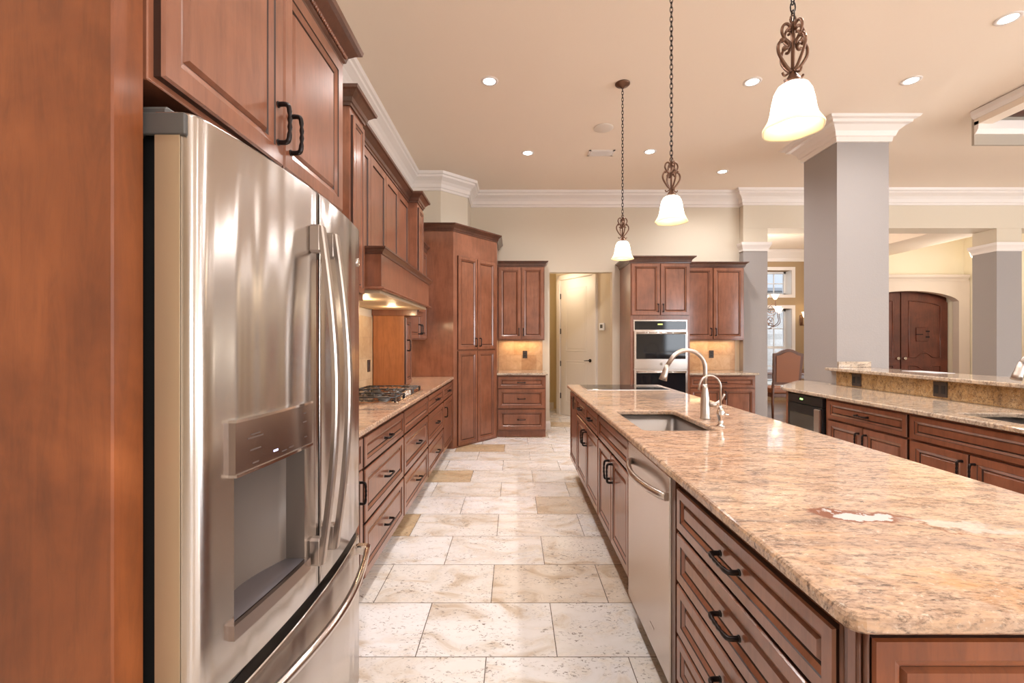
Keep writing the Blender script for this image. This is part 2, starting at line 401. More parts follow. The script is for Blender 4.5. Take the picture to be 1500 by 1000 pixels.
def raised_panel(bm, x0, x1, z0, z1, k=1., t=1., y=0., flatc=False):
    """raised panel front facing -y, its back at y"""
    loops = []
    for ins, d in RINGS:
        i = ins*k; loops.append([bm.verts.new(p) for p in ((x0+i, y-d*t, z0+i), (x1-i, y-d*t, z0+i), (x1-i, y-d*t, z1-i), (x0+i, y-d*t, z1-i))])
    for j, (a, b) in enumerate(zip(loops, loops[1:])):
        for q in range(4):
            f = bm.faces.new((a[q], a[(q+1) % 4], b[(q+1) % 4], b[q])); f.material_index = RING_M[j]
    bm.faces.new(loops[-1]); bm.faces.new(loops[0][::-1])
    return bm

# ---------------------------------------------------------------- object helpers
MATS = {}
def setmats(me, m):
    for x in (m if isinstance(m, (list, tuple)) else [m]): me.materials.append(x)
def obj(name, bm, m, parent=None, shade=False, loc=None):
    """link bm as ONE mesh object; bm is in the frame of the thing (or in world space under a thing made with world=True)"""
    bmesh.ops.recalc_face_normals(bm, faces=bm.faces)
    root = parent
    while root is not None and root.parent is not None: root = root.parent
    if root is not None and root.get('_w'):
        off = -Vector(root.location)
        for v in bm.verts: v.co += off
    me = bpy.data.meshes.new(name); bm.to_mesh(me); bm.free(); setmats(me, m)
    if shade:
        for p in me.polygons: p.use_smooth = True
    o = bpy.data.objects.new(name, me); C.objects.link(o)
    if parent is not None: o.parent = parent
    if loc is not None: o.location = loc
    return o
def inst(name, src, parent, loc=(0, 0, 0), rot=(0, 0, 0)):
    o = bpy.data.objects.new(name, src); C.objects.link(o); o.parent = parent; o.location = loc; o.rotation_euler = rot
    return o
def tag(o, label, cat, group=None):
    o['label'] = label; o['category'] = cat
    if group: o['group'] = group
    return o
def thing(name, label, cat, loc=(0, 0, 0), rz=0., group=None, world=False):
    o = bpy.data.objects.new(name, None); C.objects.link(o); o.location = loc; o.rotation_euler = (0, 0, rz)
    o.empty_display_size = .1
    if world: o['_w'] = 1
    return tag(o, label, cat, group)
def struct(name, bm, m, parent=None):
    o = obj(name, bm, m, parent)
    if parent is None: o['kind'] = 'structure'
    return o
def copy_tree(o, parent=None):
    c = o.copy(); C.objects.link(c); c.parent = parent
    for ch in list(o.children): copy_tree(ch, c)
    return c

# ================================================================ ROOM
LW, CZ = -1.42, 3.66
struct('floor', B(LW-.2, 11.6, -3.6, 7.3, -.1, 0), FLOOR)
bmf = bmesh.new(); box(bmf, 0.3, 11.6, 7.302, 12, -.1, 0)
struct('floor_dining', bmf, FLOORWOOD)
struct('floor_hall', B(.40, 1.9, 7.20, 9.4, -.05, .004), FLOOR)
struct('ceiling', B(LW-.2, 11.6, -3.6, 12, CZ, CZ+.1), CEIL)
struct('wall_left', B(LW-.15, LW, -3.6, 7.2, 0, CZ), CREAM)
# rear wall and right wall with window openings (out of frame, they let the daylight in and are mirrored by the steel and glass)
def wall_with_windows(name, horiz, a0, a1, p0, p1, wins, zs, m):
    bm = bmesh.new()
    def bb(u0, u1, z0, z1):
        if horiz: box(bm, u0, u1, p0, p1, z0, z1)
        else: box(bm, p0, p1, u0, u1, z0, z1)
    u = a0
    for s, e in wins:
        bb(u, s, 0, CZ); bb(s, e, 0, zs[0]); bb(s, e, zs[1], CZ); u = e
    bb(u, a1, 0, CZ)
    return struct(name, bm, m)
wall_with_windows('wall_rear', True, LW-.15, 11.6, -3.6, -3.45, REAR_WINDOWS, (1.0, 2.85), CREAM)
wall_with_windows('wall_right', False, -3.6, 12, 11.45, 11.6, SIDE_WINDOWS, (.25, 2.85), CREAM)
# corner jog above the pantry, and the kitchen's end wall with the hall opening
bm = bmesh.new()
prism(bm, [(LW, 6.255), (-1.008, 6.255), (-.67, 6.57), (-.67, 7.2), (LW, 7.2)], 0, CZ)
struct('wall_corner', bm, CREAM)
bm = bmesh.new(); WY = 7.04
box(bm, -.67, .549, WY, WY+.14, 0, CZ); box(bm, .549, 1.52, WY, WY+.14, 2.43, CZ); box(bm, 1.52, 3.488, WY, WY+.14, 0, CZ)
struct('wall_back', bm, CREAM)
# header over the dining and foyer openings
struct('wall_header', B(3.49, 11.45, 6.93, 7.28, 3.085, CZ), CREAM)
# hall behind
bm = bmesh.new(); prism(bm, [(.80, 8.68), (1.75, 7.19), (1.85, 7.25), (.9, 8.76)], 0, 2.9)
struct('wall_hall_door', bm, CREAM)
bm = bmesh.new(); box(bm, .30, 1.0, 9.2, 9.3, 0, 2.9); box(bm, .35, .43, 7.18, 9.2, 0, 2.9)
struct('wall_hall', bm, YELLOW)
struct('ceiling_hall', B(.3, 1.9, 7.18, 9.3, 2.9, 2.95), CEIL)
# dining room and foyer shells
bm = bmesh.new(); DY = 10.5
WX0, WX1 = 5.30, 6.40                      # dining windows, frame openings
for a in ((.5, WX0, 0, CZ), (WX1, 6.70, 0, CZ), (WX0, WX1, 0, .30), (WX0, WX1, 2.12, 2.44), (WX0, WX1, 3.00, CZ)):
    box(bm, a[0], a[1], DY, DY+.32, a[2], a[3])
struct('wall_dining', bm, TAUPE)
struct('wall_dining_left', B(1.95, 2.05, 7.18, DY, 0, CZ), TAUPE)
bm = bmesh.new(); box(bm, 6.70, 6.82, 9.75, DY+.3, 0, CZ)
struct('wall_foyer_return', bm, FOYER)
bm = bmesh.new(); DC, DR, DYF = 8.24, 1.0, 9.6      # front door centre, half width, plane
box(bm, 6.70, DC-DR-.02, DYF, DYF+.3, 0, CZ); box(bm, DC+DR+.02, 9.49, DYF, DYF+.3, 0, CZ); box(bm, DC-DR-.02, DC+DR+.02, DYF, DYF+.3, 2.50, CZ)
struct('wall_foyer', bm, FOYER)
struct('wall_foyer_side', B(9.49, 9.6, 7.9, 9.9, 0, CZ), FOYER)
struct('ceiling_foyer_soffit', B(6.96, 7.9, 7.28, 9.6, 3.17, CZ), CEIL)
bm = bmesh.new(); sweep(bm, [(0, 0), (.03, 0), (.05, .07), (.16, .20), (.16, .26), (0, .26)], [(.6, DY), (6.70, DY)], side=1, z=3.20)
struct('trim_dining_crown', bm, WHITE)
struct('ceiling_dining_soffit', B(2.06, 6.69, 9.0, 10.49, 3.465, CZ-.002), CEIL)

# crown moulding of the kitchen
CROWN = [(0, 0), (.015, 0), (.018, .030), (.030, .040), (.036, .085), (.060, .120), (.100, .150), (.112, .158), (.114, .185), (.135, .195), (.145, .228), (0, .228)]
bm = bmesh.new()
sweep(bm, CROWN, [(LW, -3.4), (LW, 6.255), (-1.008, 6.255), (-.67, 6.57), (-.67, WY), (3.49, WY), (3.49, 6.93), (11.4, 6.93)], side=1, z=CZ-.229)
struct('trim_crown', bm, WHITE)
# baseboards
BASE = [(0, 0), (.016, 0), (.016, .10), (.010, .118), (.006, .13), (0, .13)]
bm = bmesh.new(); sweep(bm, BASE, [(.46, WY), (.549, WY), (.549, WY+.14)], side=1)
struct('baseboard_left', bm, WHITE)
bm = bmesh.new(); sweep(bm, BASE, [(1.52, WY+.14), (1.52, WY), (1.63, WY)], side=1)
struct('baseboard_back', bm, WHITE)
bm = bmesh.new(); sweep(bm, BASE, [(.43, 7.19), (.43, 9.2), (.80, 9.2)], side=1)
struct('baseboard_hall', bm, WHITE)

# piers with capitals in the dining/foyer wall
def pier(x0, x1, y0, y1, label):
    t = thing('pier', label, 'pier', ((x0+x1)/2, (y0+y1)/2, 0), world=True)
    obj('shaft', B(x0, x1, y0, y1, 0, 2.735), GREIGE, t)
    obj('upper_block', B(x0, x1, y0, y1, 2.735, 3.083), CREAM, t)
    bm = bmesh.new(); sweep(bm, [(0, 0), (.012, 0), (.012, .03), (.02, .05), (.04, .09), (.045, .13), (0, .13)], [(x0, y0), (x0, y1), (x1, y1), (x1, y0)], closed=True, side=-1, z=2.735)
    obj('capital', bm, WHITE, t)
    bm = bmesh.new(); sweep(bm, BASE, [(x0, y0), (x0, y1), (x1, y1), (x1, y0)], closed=True, side=-1)
    obj('baseboard', bm, WHITE, t)
pier(3.49, 3.86, 6.93, 7.30, 'greige pier with white capital at the end of the right wall cabinets')
pier(7.35, 7.73, 6.93, 7.30, 'greige pier with white capital right of the arched front door')
# the big square column standing by the bar
t = thing('column', 'tall square greige column with wide white crown rising from the bar', 'column', (3.66, 5.05, 0), world=True)
obj('shaft', B(3.386, 3.93, 4.772, 5.316, 0, CZ-.20), GREIGE, t)
bm = bmesh.new()
CC = [(0, 0), (.02, 0), (.026, .045), (.04, .055), (.055, .10), (.10, .145), (.135, .155), (.14, .18), (.175, .19), (.19, .212), (0, .212)]
sweep(bm, CC, [(3.386, 4.772), (3.386, 5.316), (3.93, 5.316), (3.93, 4.772)], closed=True, side=-1, z=CZ-.213)
obj('crown', bm, WHITE, t)

# dropped coffer frame over the living room, top right
t = thing('ceiling_coffer', 'dropped ceiling frame with white moulding over the living room', 'ceiling coffer', (5.6, 4.0, 3.3), world=True)
bm = bmesh.new(); box(bm, 4.60, 4.74, .5, 4.55, 3.517, 3.655)
obj('side_beam', bm, CEIL, t)
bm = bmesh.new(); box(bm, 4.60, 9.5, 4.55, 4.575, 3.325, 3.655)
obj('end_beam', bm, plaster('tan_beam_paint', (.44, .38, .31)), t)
bm = bmesh.new(); sweep(bm, [(0, 0), (.012, 0), (.04, .04), (.045, .12), (0, .12)], [(4.60, 4.55), (9.5, 4.55)], side=1, z=3.43)
obj('moulding', bm, WHITE, t)
bm = bmesh.new(); sweep(bm, [(0, 0), (.012, 0), (.035, .03), (.04, .075), (0, .075)], [(4.60, 4.55), (4.60, .5)], side=1, z=3.575)
obj('moulding', bm, WHITE, t)
obj('panel', B(4.75, 9.5, .5, 4.54, 3.60, 3.64), WOOD_DARK, t)

# hall door (8 ft, two panels) with casing, hinges and lever
def frame_on(p0, p1):
    """thing frame: origin p0, local x along p0->p1"""
    a = math.atan2(p1[1]-p0[1], p1[0]-p0[0]); return (p0[0], p0[1], 0), a
loc, ang = frame_on((.893, 8.53), (1.36, 7.80))
dn = bpy.data.objects.new('door_1', None); C.objects.link(dn); dn['kind'] = 'structure'; dn.location = loc; dn.rotation_euler = (0, 0, ang)
dw = .87
def panel_recess(bm, x0, x1, z0, z1, y):
    loops = []
    for i, d in ((0, 0), (.012, -.004), (.02, .008), (.03, .008), (.055, -.002)):
        loops.append([bm.verts.new(p) for p in ((x0+i, y+d, z0+i), (x1-i, y+d, z0+i), (x1-i, y+d, z1-i), (x0+i, y+d, z1-i))])
    for a, b in zip(loops, loops[1:]):
        for q in range(4): bm.faces.new((a[q], a[(q+1) % 4], b[(q+1) % 4], b[q]))
    bm.faces.new(loops[-1])
bm = bmesh.new(); box(bm, 0, dw, -.02, .02, .01, 2.49)
panel_recess(bm, .15, dw-.15, 1.18, 2.33, -.0205); panel_recess(bm, .15, dw-.15, .25, 1.02, -.0205)
obj('leaf', bm, DOORPAINT, dn)
bm = bmesh.new()
for x0, x1, z0, z1 in ((-.10, -.01, 0, 2.59), (dw+.01, dw+.10, 0, 2.59), (-.10, dw+.10, 2.50, 2.59)): box(bm, x0, x1, -.045, .02, z0, z1, .006)
obj('casing', bm, DOORPAINT, dn)
for z in (.35, .95, 1.55, 2.2): obj('hinge', B(-.012, .006, -.03, -.018, z-.05, z+.05), IRON, dn)
bm = bmesh.new(); lathe(bm, [(.03, -.03), (.03, -.02)], (dw-.06, 0, 1.03), 16, axis='Y'); tube(bm, [(dw-.06, -.03, 1.03), (dw-.06, -.055, 1.03), (dw-.10, -.06, 1.03), (dw-.17, -.06, 1.025)], .008)
obj('lever', bm, IRON, dn)
t = thing('thermostat', 'small white thermostat on the wall right of the hall door', 'thermostat', (1.478, 7.588, 1.607), ang)
obj('housing', B(-.055, .055, -.030, -.002, -.06, .06, .006, 2), SASH, t)
obj('screen', B(-.028, .028, -.033, -.028, -.025, .035), DKGREY, t)

# ================================================================ HANDLES
def pull_mesh(L=.105, proj=.032, vertical=False):
    bm = bmesh.new(); pts = smooth_path([(-L/2, 0, 0), (-L/2, -proj*.75, 0), (-L/2+.012, -proj, 0), (0, -proj-.002, 0), (L/2-.012, -proj, 0), (L/2, -proj*.75, 0), (L/2, 0, 0)], 4)
    rs = []
    for i, p in enumerate(pts):
        mid = abs(p.x) < L*.34
        rs.append(.0056+(.0014 if i % 2 else -.0010) if mid else .0070)
    tube(bm, pts, rs, 8)
    lathe(bm, [(.009, -.004), (.009, 0)], (-L/2, 0, 0), 10, axis='Y'); lathe(bm, [(.009, -.004), (.009, 0)], (L/2, 0, 0), 10, axis='Y')
    if vertical: bmesh.ops.rotate(bm, verts=bm.verts, cent=(0, 0, 0), matrix=Matrix.Rotation(PI/2, 3, 'Y'))
    bmesh.ops.recalc_face_normals(bm, faces=bm.faces)
    me = bpy.data.meshes.new('handle'); bm.to_mesh(me); bm.free(); me.materials.append(IRON); return me
PULL_H = pull_mesh(); PULL_V = pull_mesh(vertical=True)
KCR = [(0, 0), (.008, 0), (.010, .012), (.016, .018), (.020, .040), (.040, .060), (.052, .066), (.055, .078), (0, .078)]
KCR2 = [(0, 0), (.010, 0), (.012, .014), (.020, .020), (.026, .042), (.055, .070), (.068, .075), (.072, .092), (0, .092)]

def front(t, kind, x0, x1, z0, z1, handle=None, m=None, k=1.):
    """a door, drawer or fixed panel as a part, its pull as a sub-part"""
    h = min(x1-x0, z1-z0); k = min(1., h/.20) if k == 1. else k
    p = obj(kind, raised_panel(bmesh.new(), x0, x1, z0, z1, k), [m or WOOD, GLAZE], t)
    if handle:
        if handle[0] == 'h':
            inst('handle', PULL_H, p, ((x0+x1)/2 if len(handle) < 2 else handle[1], -.019, (z0+z1)/2 if len(handle) < 3 else handle[2]))
        else: inst('handle', PULL_V, p, (handle[1], -.019, handle[2]))
    return p
def cabinet(name, label, loc, rz, w_, d, z0, z1, fronts, toe=.10, crown=None, cpath='LFR', m=None, cat='cabinet', toe_in=.075, ctop=KCR, body_top=None, cx=0.):
    m = m or WOOD
    t = thing(name, label, cat, (loc[0], loc[1], 0), rz)
    bm = bmesh.new(); box(bm, 0, w_, 0, d, z0+toe, body_top or z1, .002)
    if body_top: box(bm, 0, w_, 0, .018, body_top, z1)
    obj('body', bm, m, t)
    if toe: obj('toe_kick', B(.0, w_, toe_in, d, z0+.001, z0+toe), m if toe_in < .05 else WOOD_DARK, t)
    for f in fronts: front(t, *f)
    if crown is not None:
        pts = {'LFR': [(0, d), (0, 0), (w_, 0), (w_, d)], 'FR': [(cx, 0), (w_, 0), (w_, d)], 'F': [(0, 0), (w_, 0)], 'LF': [(0, d), (0, 0), (w_, 0)]}[cpath]
        bm = bmesh.new(); sweep(bm, ctop, pts, side=1, z=z1-.004)
        # top cover so that the crown is not hollow
        box(bm, cx, w_, 0, d, z1-.003, z1+.02)
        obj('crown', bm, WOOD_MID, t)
    return t
R90, L90 = PI/2, -PI/2      # R90: faces +X (left run); L90: faces -X (island, bar)

# ================================================================ LEFT RUN
FX = -.795                   # face frame plane; door fronts stand at -.775
def left_base(label, y0, y1, fronts): return cabinet('base_cabinet', label, (FX, y0), R90, y1-y0, abs(LW-FX)-.005, 0, .883, fronts, .10)
left_base('narrow base cabinet with vertical pull squeezed beside the refrigerator', 1.80, 2.355, [('drawer', .02, .535, .71, .865, ('h',)), ('door', .02, .535, .12, .70, ('v', .48, .60))])
left_base('three-drawer base cabinet next to the refrigerator under the long granite counter', 2.36, 3.205,
          [('drawer', .01, .835, .705, .860, ('h',)), ('drawer', .01, .835, .415, .690, ('h',)), ('drawer', .01, .835, .125, .400, ('h',))])
left_base('base cabinet right under the gas cooktop with blank top panel and two drawers', 3.21, 4.115,
          [('panel', .015, .89, .705, .860), ('drawer', .015, .89, .415, .690, ('h',)), ('drawer', .015, .89, .125, .400, ('h',))])
left_base('three-drawer base cabinet between the cooktop and the corner pantry', 4.12, 5.015,
          [('drawer', .015, .88, .705, .860, ('h',)), ('drawer', .015, .88, .415, .690, ('h',)), ('drawer', .015, .88, .125, .400, ('h',))])
left_base('base cabinet with one drawer over one door against the corner pantry', 5.02, 5.735,
          [('drawer', .015, .69, .705, .860, ('h',)), ('door', .015, .69, .125, .690, ('v', .07, .57))])
bm = bmesh.new(); slab(bm, [(LW+.004, 1.80), (-.76, 1.80), (-.76, 5.745), (LW+.004, 5.745)], [], .885, .915)
tag(obj('countertop', bm, GRANITE), 'long gold granite counter with the gas cooktop on it', 'countertop')
tag(obj('backsplash', B(LW+.001, LW+.012, 1.80, 4.525, .916, 1.60), SPLASH_SIDE), 'stone tile backsplash behind the gas cooktop', 'backsplash')

# fridge enclosure
tag(obj('tall_panel', B(-1.415, -.676, .766, .832, .001, 2.50, .003), WOOD_LIGHT), 'tall amber wood panel at the left edge beside the refrigerator', 'panel')
tag(obj('tall_panel', B(-1.415, -.676, 1.762, 1.790, .001, 1.84, .003), WOOD), 'tall wood panel behind the refrigerator, toward the gas cooktop', 'panel')
t = cabinet('upper_cabinet', 'two-door cabinet above the refrigerator with beaded crown', (-.675, .838), R90, .918, .735, 1.843, 2.427,
        [('door', .014, .456, 1.856, 2.417, ('v', .425, 1.965)), ('door', .464, .906, 1.856, 2.417, ('v', .496, 1.965))], 0, crown=1, cpath='FR', ctop=KCR2)
bm = bmesh.new()
for i in range(72): lathe(bm, [(.001, -.009), (.006, -.004), (.006, .004), (.001, .009)], (.01+i*.0128, -.026, 2.456), 6)
obj('bead_strip', bm, WOOD, t)

# refrigerator
t = thing('refrigerator', 'stainless french door refrigerator with water dispenser and freezer drawer', 'refrigerator', (-1.0, 1.298, 0), world=True)
Y0, Y1, YM = .843, 1.753, 1.298
def xf(y): return -(.557+.0345*((y-YM)/.455)**2)
obj('case', B(-1.40, -.672, Y0+.022, Y1-.02, .03, 1.765, .01), mat('graphite_gap_shade', (.02, .018, .017), .5), t)  # case blackened to put shade into the gap beside the door
def fridge_front(ya, yb, za, zb, outer, hole=None, name='door', m=STEEL):
    """curved skin; outer = 'L','R','LR' rounded ends; hole=(y0,y1,z0,z1)"""
    ys = [ya+(yb-ya)*i/28 for i in range(29)]
    if hole:
        ys = sorted(set([y for y in ys if abs(y-hole[0]) > .006 and abs(y-hole[1]) > .006]+[hole[0], hole[1]]))
    def prof(y):
        x = xf(y); R = .028
        if 'L' in outer and y < ya+R: u = (ya+R-y)/R; x -= R*(1-math.sqrt(max(0, 1-u*u)))
        if 'R' in outer and y > yb-R: u = (y-(yb-R))/R; x -= R*(1-math.sqrt(max(0, 1-u*u)))
        return x
    if 'L' in outer: ys = [ya, ya+.0015, ya+.004, ya+.009, ya+.016]+[y for y in ys if y > ya+.02]
    if 'R' in outer: ys = [y for y in ys if y < yb-.02]+[yb-.016, yb-.009, yb-.004, yb-.0015, yb]
    zs = [za, za+.006]+([hole[2], hole[3]] if hole else [])+[zb-.006, zb]
    bm = bmesh.new(); G = []
    for j, z in enumerate(zs):
        e = .004 if j in (0, len(zs)-1) else 0
        G.append([bm.verts.new((prof(y)-e, y, z)) for y in ys])
    for j in range(len(zs)-1):
        for i in range(len(ys)-1):
            if hole and abs(zs[j]-hole[2]) < 1e-6 and ys[i] >= hole[0]-1e-6 and ys[i+1] <= hole[1]+1e-6: continue
            f = bm.faces.new((G[j][i], G[j][i+1], G[j+1][i+1], G[j+1][i])); f.smooth = True
    XB = -.664
    for row, flip in ((G[0], 0), (G[-1], 1)):
        z = row[0].co.z; back = [bm.verts.new((XB, ya, z)), bm.verts.new((XB, yb, z))]
        bm.faces.new(row+[back[1], back[0]])
        if flip: top = back
        else: bot = back
    bm.faces.new([r[0] for r in G]+[top[0], bot[0]]); bm.faces.new([r[-1] for r in G]+[top[1], bot[1]])
    bm.faces.new((bot[0], bot[1], top[1], top[0]))
    return obj(name, bm, m, t)
HOLE = (.940, 1.212, .780, 1.090)
ld = fridge_front(Y0, YM-.004, .662, 1.785, 'L', HOLE)
rd = fridge_front(YM+.004, Y1, .662, 1.785, 'R')
fd = fridge_front(Y0, Y1, .075, .628, 'LR', name='freezer_drawer')
obj('kick_grille', B(-1.0, -.66, Y0+.03, Y1-.03, .012, .07), DKGREY, t)
bm = bmesh.new(); box(bm, -.68, -.605, Y0+.012, Y1-.012, .630, .660)
obj('gap_shade', bm, BLACK, t)  # black block stands in for the shade in this gap
bm = bmesh.new(); box(bm, -.74, -.645, Y0+.005, Y0+.05, 1.766, 1.80, .006); box(bm, -.80, -.70, Y0+.012, Y0+.035, 1.745, 1.77, .004)
obj('hinge_cover', bm, DKGREY, t)
obj('door_edge', B(-.664, -.618, Y0-.0025, Y0-.0005, .665, 1.742), mat('beige_metallic', (.50, .38, .25), .4, .5), ld)
obj('edge_cap', B(-.690, -.606, Y0-.006, Y0+.004, 1.742, 1.782, .002), DKGREY, ld)
# dispenser: recess walls, control panel, tray lip, film strip, nozzle
dsp = bmesh.new()
hy0, hy1, hz0, hz1 = HOLE; nb = 12
back = []; frontv = []
for i in range(nb+1):
    u = i/nb; y = hy0+(hy1-hy0)*u; dep = .045+.035*math.sin(PI*u)
    back.append((xf(y)-.004-dep, y)); frontv.append((xf(y), y))
for k in (0, nb):
    dsp.faces.new([dsp.verts.new((*q, z)) for q, z in ((frontv[k], hz0), (back[k], hz0), (back[k], hz1), (frontv[k], hz1))])
for i in range(nb):
    a, b2 = back[i], back[i+1]
    f = dsp.faces.new([dsp.verts.new((*a, hz0+.001)), dsp.verts.new((*b2, hz0+.001)), dsp.verts.new((*b2, hz1)), dsp.verts.new((*a, hz1))]); f.smooth = True
    for z in (hz0+.001, hz1):
        dsp.faces.new([dsp.verts.new((*a, z)), dsp.verts.new((*b2, z)), dsp.verts.new((*frontv[i+1], z)), dsp.verts.new((*frontv[i], z))])
bmesh.ops.remove_doubles(dsp, verts=dsp.verts, dist=.0005)
dp = obj('dispenser', dsp, STEEL_DK, ld)
def curved_plate(bm, y0, y1, z0, z1, d0, d1, n=12, droop=0.):
    A = []
    for i in range(n+1):
        y = y0+(y1-y0)*i/n; u = 2*i/n-1
        A.append([bm.verts.new((xf(y)+d0, y, z0)), bm.verts.new((xf(y)+d1, y, z0-droop*(1-u*u))), bm.verts.new((xf(y)+d1, y, z1)), bm.verts.new((xf(y)+d0, y, z1))])
    for a, b_ in zip(A, A[1:]):
        for q in range(4):
            f = bm.faces.new((a[q], a[(q+1) % 4], b_[(q+1) % 4], b_[q])); f.smooth = q == 1
    for e in bm.edges:
        if abs(e.verts[0].co.z-e.verts[1].co.z) < 1e-6: e.smooth = False
    for K in (A[0], A[-1]):
        for e in bm.faces.new(K).edges: e.smooth = False
    return bm
obj('control_panel', curved_plate(bmesh.new(), .925, 1.224, 1.087, 1.196, -.002, .014, droop=.0), PANELSTEEL, ld)
obj('panel_trim', curved_plate(bmesh.new(), .924, 1.225, 1.082, 1.088, -.002, .018), CHROME, ld)
obj('panel_trim', curved_plate(bmesh.new(), .924, 1.225, 1.194, 1.200, -.002, .017), CHROME, ld)
obj('drip_tray', curved_plate(bmesh.new(), .925, 1.222, .750, .781, -.001, .012), PANELSTEEL, ld)
bm = bmesh.new(); bm.faces.new([bm.verts.new((x-.001, y, .7825)) for x, y in back[::-1]]+[bm.verts.new((x, y, .7825)) for x, y in frontv]); obj('tray_floor', bm, TRAYSTEEL, ld)
bm = bmesh.new(); tube(bm, [(-.600, 1.075, 1.088), (-.600, 1.075, 1.062)], [.008, .006], 10)
obj('water_nozzle', bm, SASH, ld)
obj('film_strip', B(-.640, -.634, .965, 1.01, .90, 1.085, .002), PANELSTEEL, ld)  # plain metal strip in place of the strip of film
for (y, z, wd) in ((.985, 1.160, .03), (.985, 1.153, .05), (.985, 1.127, .035), (.985, 1.098, .02), (1.185, 1.172, .014), (1.185, 1.150, .018), (1.09, 1.098, .02), (1.12, 1.100, .02), (1.19, 1.110, .012)):
    obj('printed_mark', curved_plate(bmesh.new(), y-wd/2, y+wd/2, z, z+.0028, .013, .0147, 2), LABEL, ld)
bm = bmesh.new(); curved_plate(bm, 1.048, 1.064, 1.106, 1.110, .013, .0147, 2); obj('indicator_light', bm, mat('blue_white_led', (.5, .5, 1), .5, emit=(.6, .65, 1.), estr=3.), ld)
def bar_handle(parent, y, z0, z1):
    bm = bmesh.new(); pts = []
    for i in range(21):
        u = i/20; z = z0+(z1-z0)*u; pts.append((-.528+.040*math.sin(PI*u), y, z))
    rings = [[bm.verts.new((x+dx, yy+dy, z)) for dx, dy in ((-.006, -.014), (.004, -.014), (.008, -.009), (.008, .009), (.004, .014), (-.006, .014))] for x, yy, z in pts]
    for a, b_ in zip(rings, rings[1:]):
        for q in range(6): bm.faces.new((a[q], a[(q+1) % 6], b_[(q+1) % 6], b_[q]))
    bm.faces.new(rings[0]); bm.faces.new(rings[-1])
    h = obj('handle', bm, HANDLESTEEL, parent)
    for z in (z0+.034, z1-.034):
        bm = bmesh.new(); box(bm, xf(y)-.002, -.524, y-.0145, y+.0145, z-.038, z+.038, .006); obj('bracket', bm, NICKEL, parent)
    return h
bar_handle(ld, 1.248, .752, 1.675); bar_handle(rd, 1.345, .752, 1.675)
bm = bmesh.new(); pts = []
for i in range(25):
    u = i/24; y = Y0+.06+(Y1-Y0-.12)*u; pts.append((-.545+.058*math.sin(PI*u), y, .597))
tube(bm, pts, .0125, 10)
for y in (Y0+.075, Y1-.075): box(bm, xf(y)-.002, -.540, y-.016, y+.016, .580, .612, .004)
obj('handle', bm, CHROME, fd)
bm = bmesh.new(); lathe(bm, [(.016, 0), (.016, .003), (.012, .004), (.001, .004)], (xf(1.700), 1.700, 1.655), 20, axis='X')
obj('badge', bm, CHROME, rd)

# range hood: columns, panelled chimney front, ledge, box
t = thing('range_hood', 'large panelled cherry wood range hood between pilaster columns', 'range hood', (LW, 3.735, 1.62), world=True)
XC, XH = -.965, -1.058
for nm, y0, y1 in (('pilaster', 2.67, 2.91), ('pilaster', 4.53, 4.80)):
    bm = bmesh.new(); box(bm, LW+.003, XC, y0, y1, 1.618, 2.745, .002)
    p = obj(nm, bm, WOOD, t)
    bm = bmesh.new(); raised_panel(bm, y0+.022, y1-.022, 1.66, 2.70, .75, .9)
    bmesh.ops.rotate(bm, verts=bm.verts, cent=(0, 0, 0), matrix=Matrix.Rotation(PI/2, 3, 'Z')); bmesh.ops.translate(bm, verts=bm.verts, vec=(XC, 0, 0))
    obj('fluted_panel', bm, [WOOD, GLAZE], p)
bm = bmesh.new(); box(bm, LW+.003, XH, 2.912, 4.528, 1.75, 2.745)
obj('chimney_front', bm, WOOD, t)
for i in range(4):
    y0 = 2.925+i*.40; bm = bmesh.new()
    loops = []
    for ins, d in ((0, 0), (0, .012), (.055, .012), (.060, .003), (.062, .003)):
        loops.append([bm.verts.new((XH+d, *q)) for q in ((y0+ins, 1.96+ins), (y0+.395-ins, 1.96+ins), (y0+.395-ins, 2.725-ins), (y0+ins, 2.725-ins))])
    for j, (a, b_) in enumerate(zip(loops, loops[1:])):
        for q in range(4): bm.faces.new((a[q], a[(q+1) % 4], b_[(q+1) % 4], b_[q])).material_index = 1 if j in (0, 2) else 0
    bm.faces.new(loops[-1])
    obj('chimney_panel', bm, [WOOD, GLAZE], t)
bm = bmesh.new(); box(bm, LW+.003, -.849, 2.914, 4.526, 1.700, 1.925, .001)
obj('hood_box', bm, WOOD, t)
bm = bmesh.new(); sweep(bm, [(0, 0), (.008, 0), (.012, .012), (.028, .030), (.034, .034), (.034, .046), (0, .046)], [(XC+.001, 2.914), (-.849, 2.914), (-.849, 4.526), (XC+.001, 4.526)], side=1, z=1.920)
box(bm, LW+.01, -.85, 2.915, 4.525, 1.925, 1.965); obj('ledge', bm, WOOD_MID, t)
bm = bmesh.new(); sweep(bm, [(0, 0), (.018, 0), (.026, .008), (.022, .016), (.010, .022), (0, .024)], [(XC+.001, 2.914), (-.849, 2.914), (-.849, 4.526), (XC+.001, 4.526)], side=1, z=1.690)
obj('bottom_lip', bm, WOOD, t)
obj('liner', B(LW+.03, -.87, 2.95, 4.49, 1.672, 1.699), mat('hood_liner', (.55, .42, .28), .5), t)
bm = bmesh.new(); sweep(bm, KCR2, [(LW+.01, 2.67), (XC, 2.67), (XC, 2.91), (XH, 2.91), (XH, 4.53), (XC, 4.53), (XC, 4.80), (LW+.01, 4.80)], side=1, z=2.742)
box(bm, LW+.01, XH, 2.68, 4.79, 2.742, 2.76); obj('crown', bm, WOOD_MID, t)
for y in (3.35, 4.1): point('hood_lamp', (-1.10, y, 1.635), 2.8, (1, .72, .42), .03)
